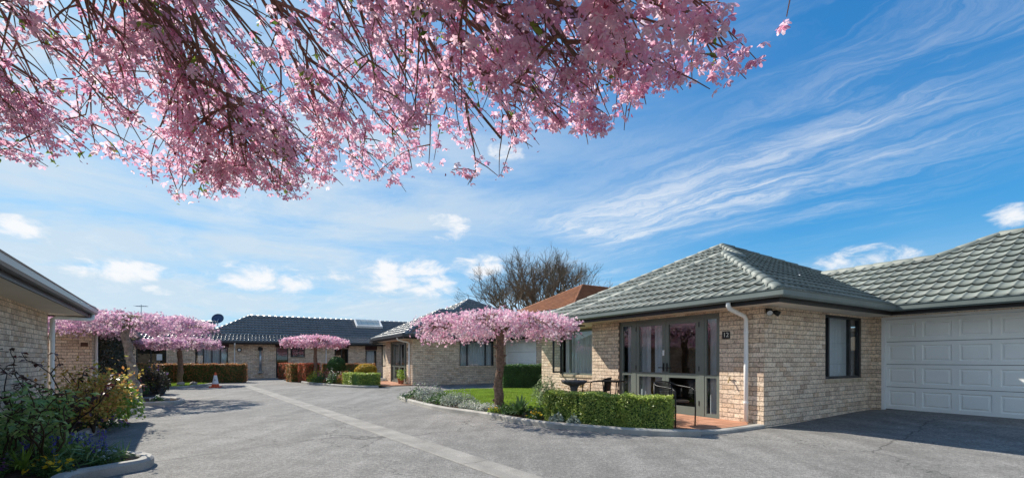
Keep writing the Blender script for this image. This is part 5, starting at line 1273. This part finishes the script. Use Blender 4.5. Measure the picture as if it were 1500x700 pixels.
def bluebells(x, y, n, label):
    root = empty('bluebell_clump', (x, y, .05), 0, label, 'flowers'); st = MB(); C = []
    for k in range(n):
        bx, by = random.gauss(0, .17), random.gauss(0, .09); hh = random.uniform(.2, .34); tip = Vector((bx + random.gauss(0, .03), by + random.gauss(0, .03), hh)); st.tube([(bx, by, 0), tip], .004, 4, caps=False)
        for i in range(9): C.append((tip.x + random.gauss(0, .012), tip.y + random.gauss(0, .012), hh - .012 * i))
    st.build('stems', 'lime_leaf', root); V, rn = flowers(np.array(C), .034, np.array([[0, 0, -1.]]), 2, .7, 5, .7); quads_obj('flowers', V, 'blue_flower', root, rn)
    th = RNG.uniform(0, 6.28, 140); c = np.stack([RNG.normal(size=140) * .2, RNG.normal(size=140) * .12, RNG.uniform(.03, .14, 140)], 1); quads_obj('blades', leaves(c, .22, .06, np.stack([np.cos(th), np.sin(th), .3 + 0 * th], 1), .8), 'strap_leaf', root)
bluebells(-4.72, 5.02, 12, 'blue flower spikes standing inside the curved kerb'); bluebells(-4.98, 4.72, 6, 'few blue flower spikes beside the younger rose')
strap_plant(-4.98, 4.52, .30, 40, 'tuft of narrow green grassy leaves behind the yellow flowers', 'lime_leaf', w=.008)
# bed with the leaning tree, and the strip beyond
K2 = smooth_path([(-12.6, 12.7), (-11.2, 11.7), (-9.9, 11.35), (-8.95, 11.75), (-9.3, 12.6), (-10.4, 13.3)], 6); kerb(K2, w=.12, h=.1)
sheet('garden_bed', [(p.x, p.y) for p in inset(K2, .1)], .045, 'soil')
def rocks(pts, label, group):
    for (x, y, r) in pts:
        m = MB(); m.lathe([(r * .8, -.02), (r, r * .3), (r * .8, r * .7), (r * .3, r * .95)], 8, (0, 0, 0)); m.v = [(a + random.gauss(0, r * .12), b + random.gauss(0, r * .12), c + random.gauss(0, r * .05)) for a, b, c in m.v]
        o = m.build('rock', 'rock', smooth=True); o.location = (x, y, .045); tag(o, label, 'rock', group)
rocks([(-10.75, 11.95, .11), (-10.45, 11.8, .09), (-10.05, 11.85, .10), (-9.7, 12.05, .12), (-9.6, 12.3, .10), (-10.85, 12.2, .09)], 'rounded pale rock in the ring about the leaning trunk', 'rocks around the leaning trunk')
clump('flower_patch', -11.1, 12.4, .3, .22, .22, 400, .05, 'dark_leaf', 'lilac flowers beside the pale leaning trunk', flower='purple_flower', nf=60, fsz=.05)
clump('flower_patch', -9.5, 11.9, .16, .14, .16, 200, .05, 'dark_leaf', 'white flowers beside the pale leaning trunk', flower='white_flower', nf=26, fsz=.05)
def vine():
    K = Vector((-12.5, 13.2)); root = empty('climbing_vine', (K.x, K.y, 0), TL, 'dark brown climbing vine covering the doorway side of the pale brick house', 'vine')
    n = 5200; C = np.stack([.10 + np.abs(RNG.normal(size=n)) * .22, RNG.uniform(.4, 6.5, n), RNG.uniform(.05, 2.12, n)], 1); quads_obj('foliage', leaves(C, .085, .6, np.array([[1., -.5, .2]]), 1.5), 'vine_leaf', root)
    for k in range(14):
        y = random.uniform(.6, 6); m = MB(); m.tube([(.06, y, 0), (.12, y + random.uniform(-.2, .2), 1), (.08, y + random.uniform(-.4, .4), 2.1)], .014, 5); m.build('stem', 'bark', root)
vine()
sheet('garden_bed', [(-12.2, 13.9), (-11.4, 14.5), (-14.9, 19.2), (-15.9, 19.0)], .03, 'soil')
clump('garden_shrub', -12.3, 15.2, .5, .5, .85, 1400, .09, 'vine_leaf', 'dark purplish shrub against the foot of the climbing vine', cat='shrub', flower='purple_flower', nf=60, fsz=.06)
clump('garden_shrub', -12.1, 14.3, .35, .3, .35, 700, .06, 'dark_leaf', 'low plant with pink flowers below the climbing vine', cat='shrub', flower='pink_flower', nf=80, fsz=.05)
LAWN2 = [(-17.0, 19.6), (-14.6, 18.3), (-13.9, 19.3), (-14.6, 21.4), (-18.6, 23.0)]; sheet('lawn', LAWN2, .035, 'grass_ground'); tag(grass(LAWN2, .034, 7000, .06), 'short grass of the small lawn under the slim blossom tree', 'grass')
K3 = smooth_path([(-17.4, 19.4), (-15.5, 18.4), (-14.4, 18.15), (-13.75, 18.9), (-14.3, 21.4)], 5); kerb(K3, w=.12, h=.08)
rocks([(-15.5, 19.6, .16), (-15.1, 19.4, .14), (-14.7, 19.7, .17), (-14.5, 20.2, .15), (-15.7, 20.1, .13)], 'pale rock at the foot of the slim blossom tree', 'rocks around the slim blossom tree')
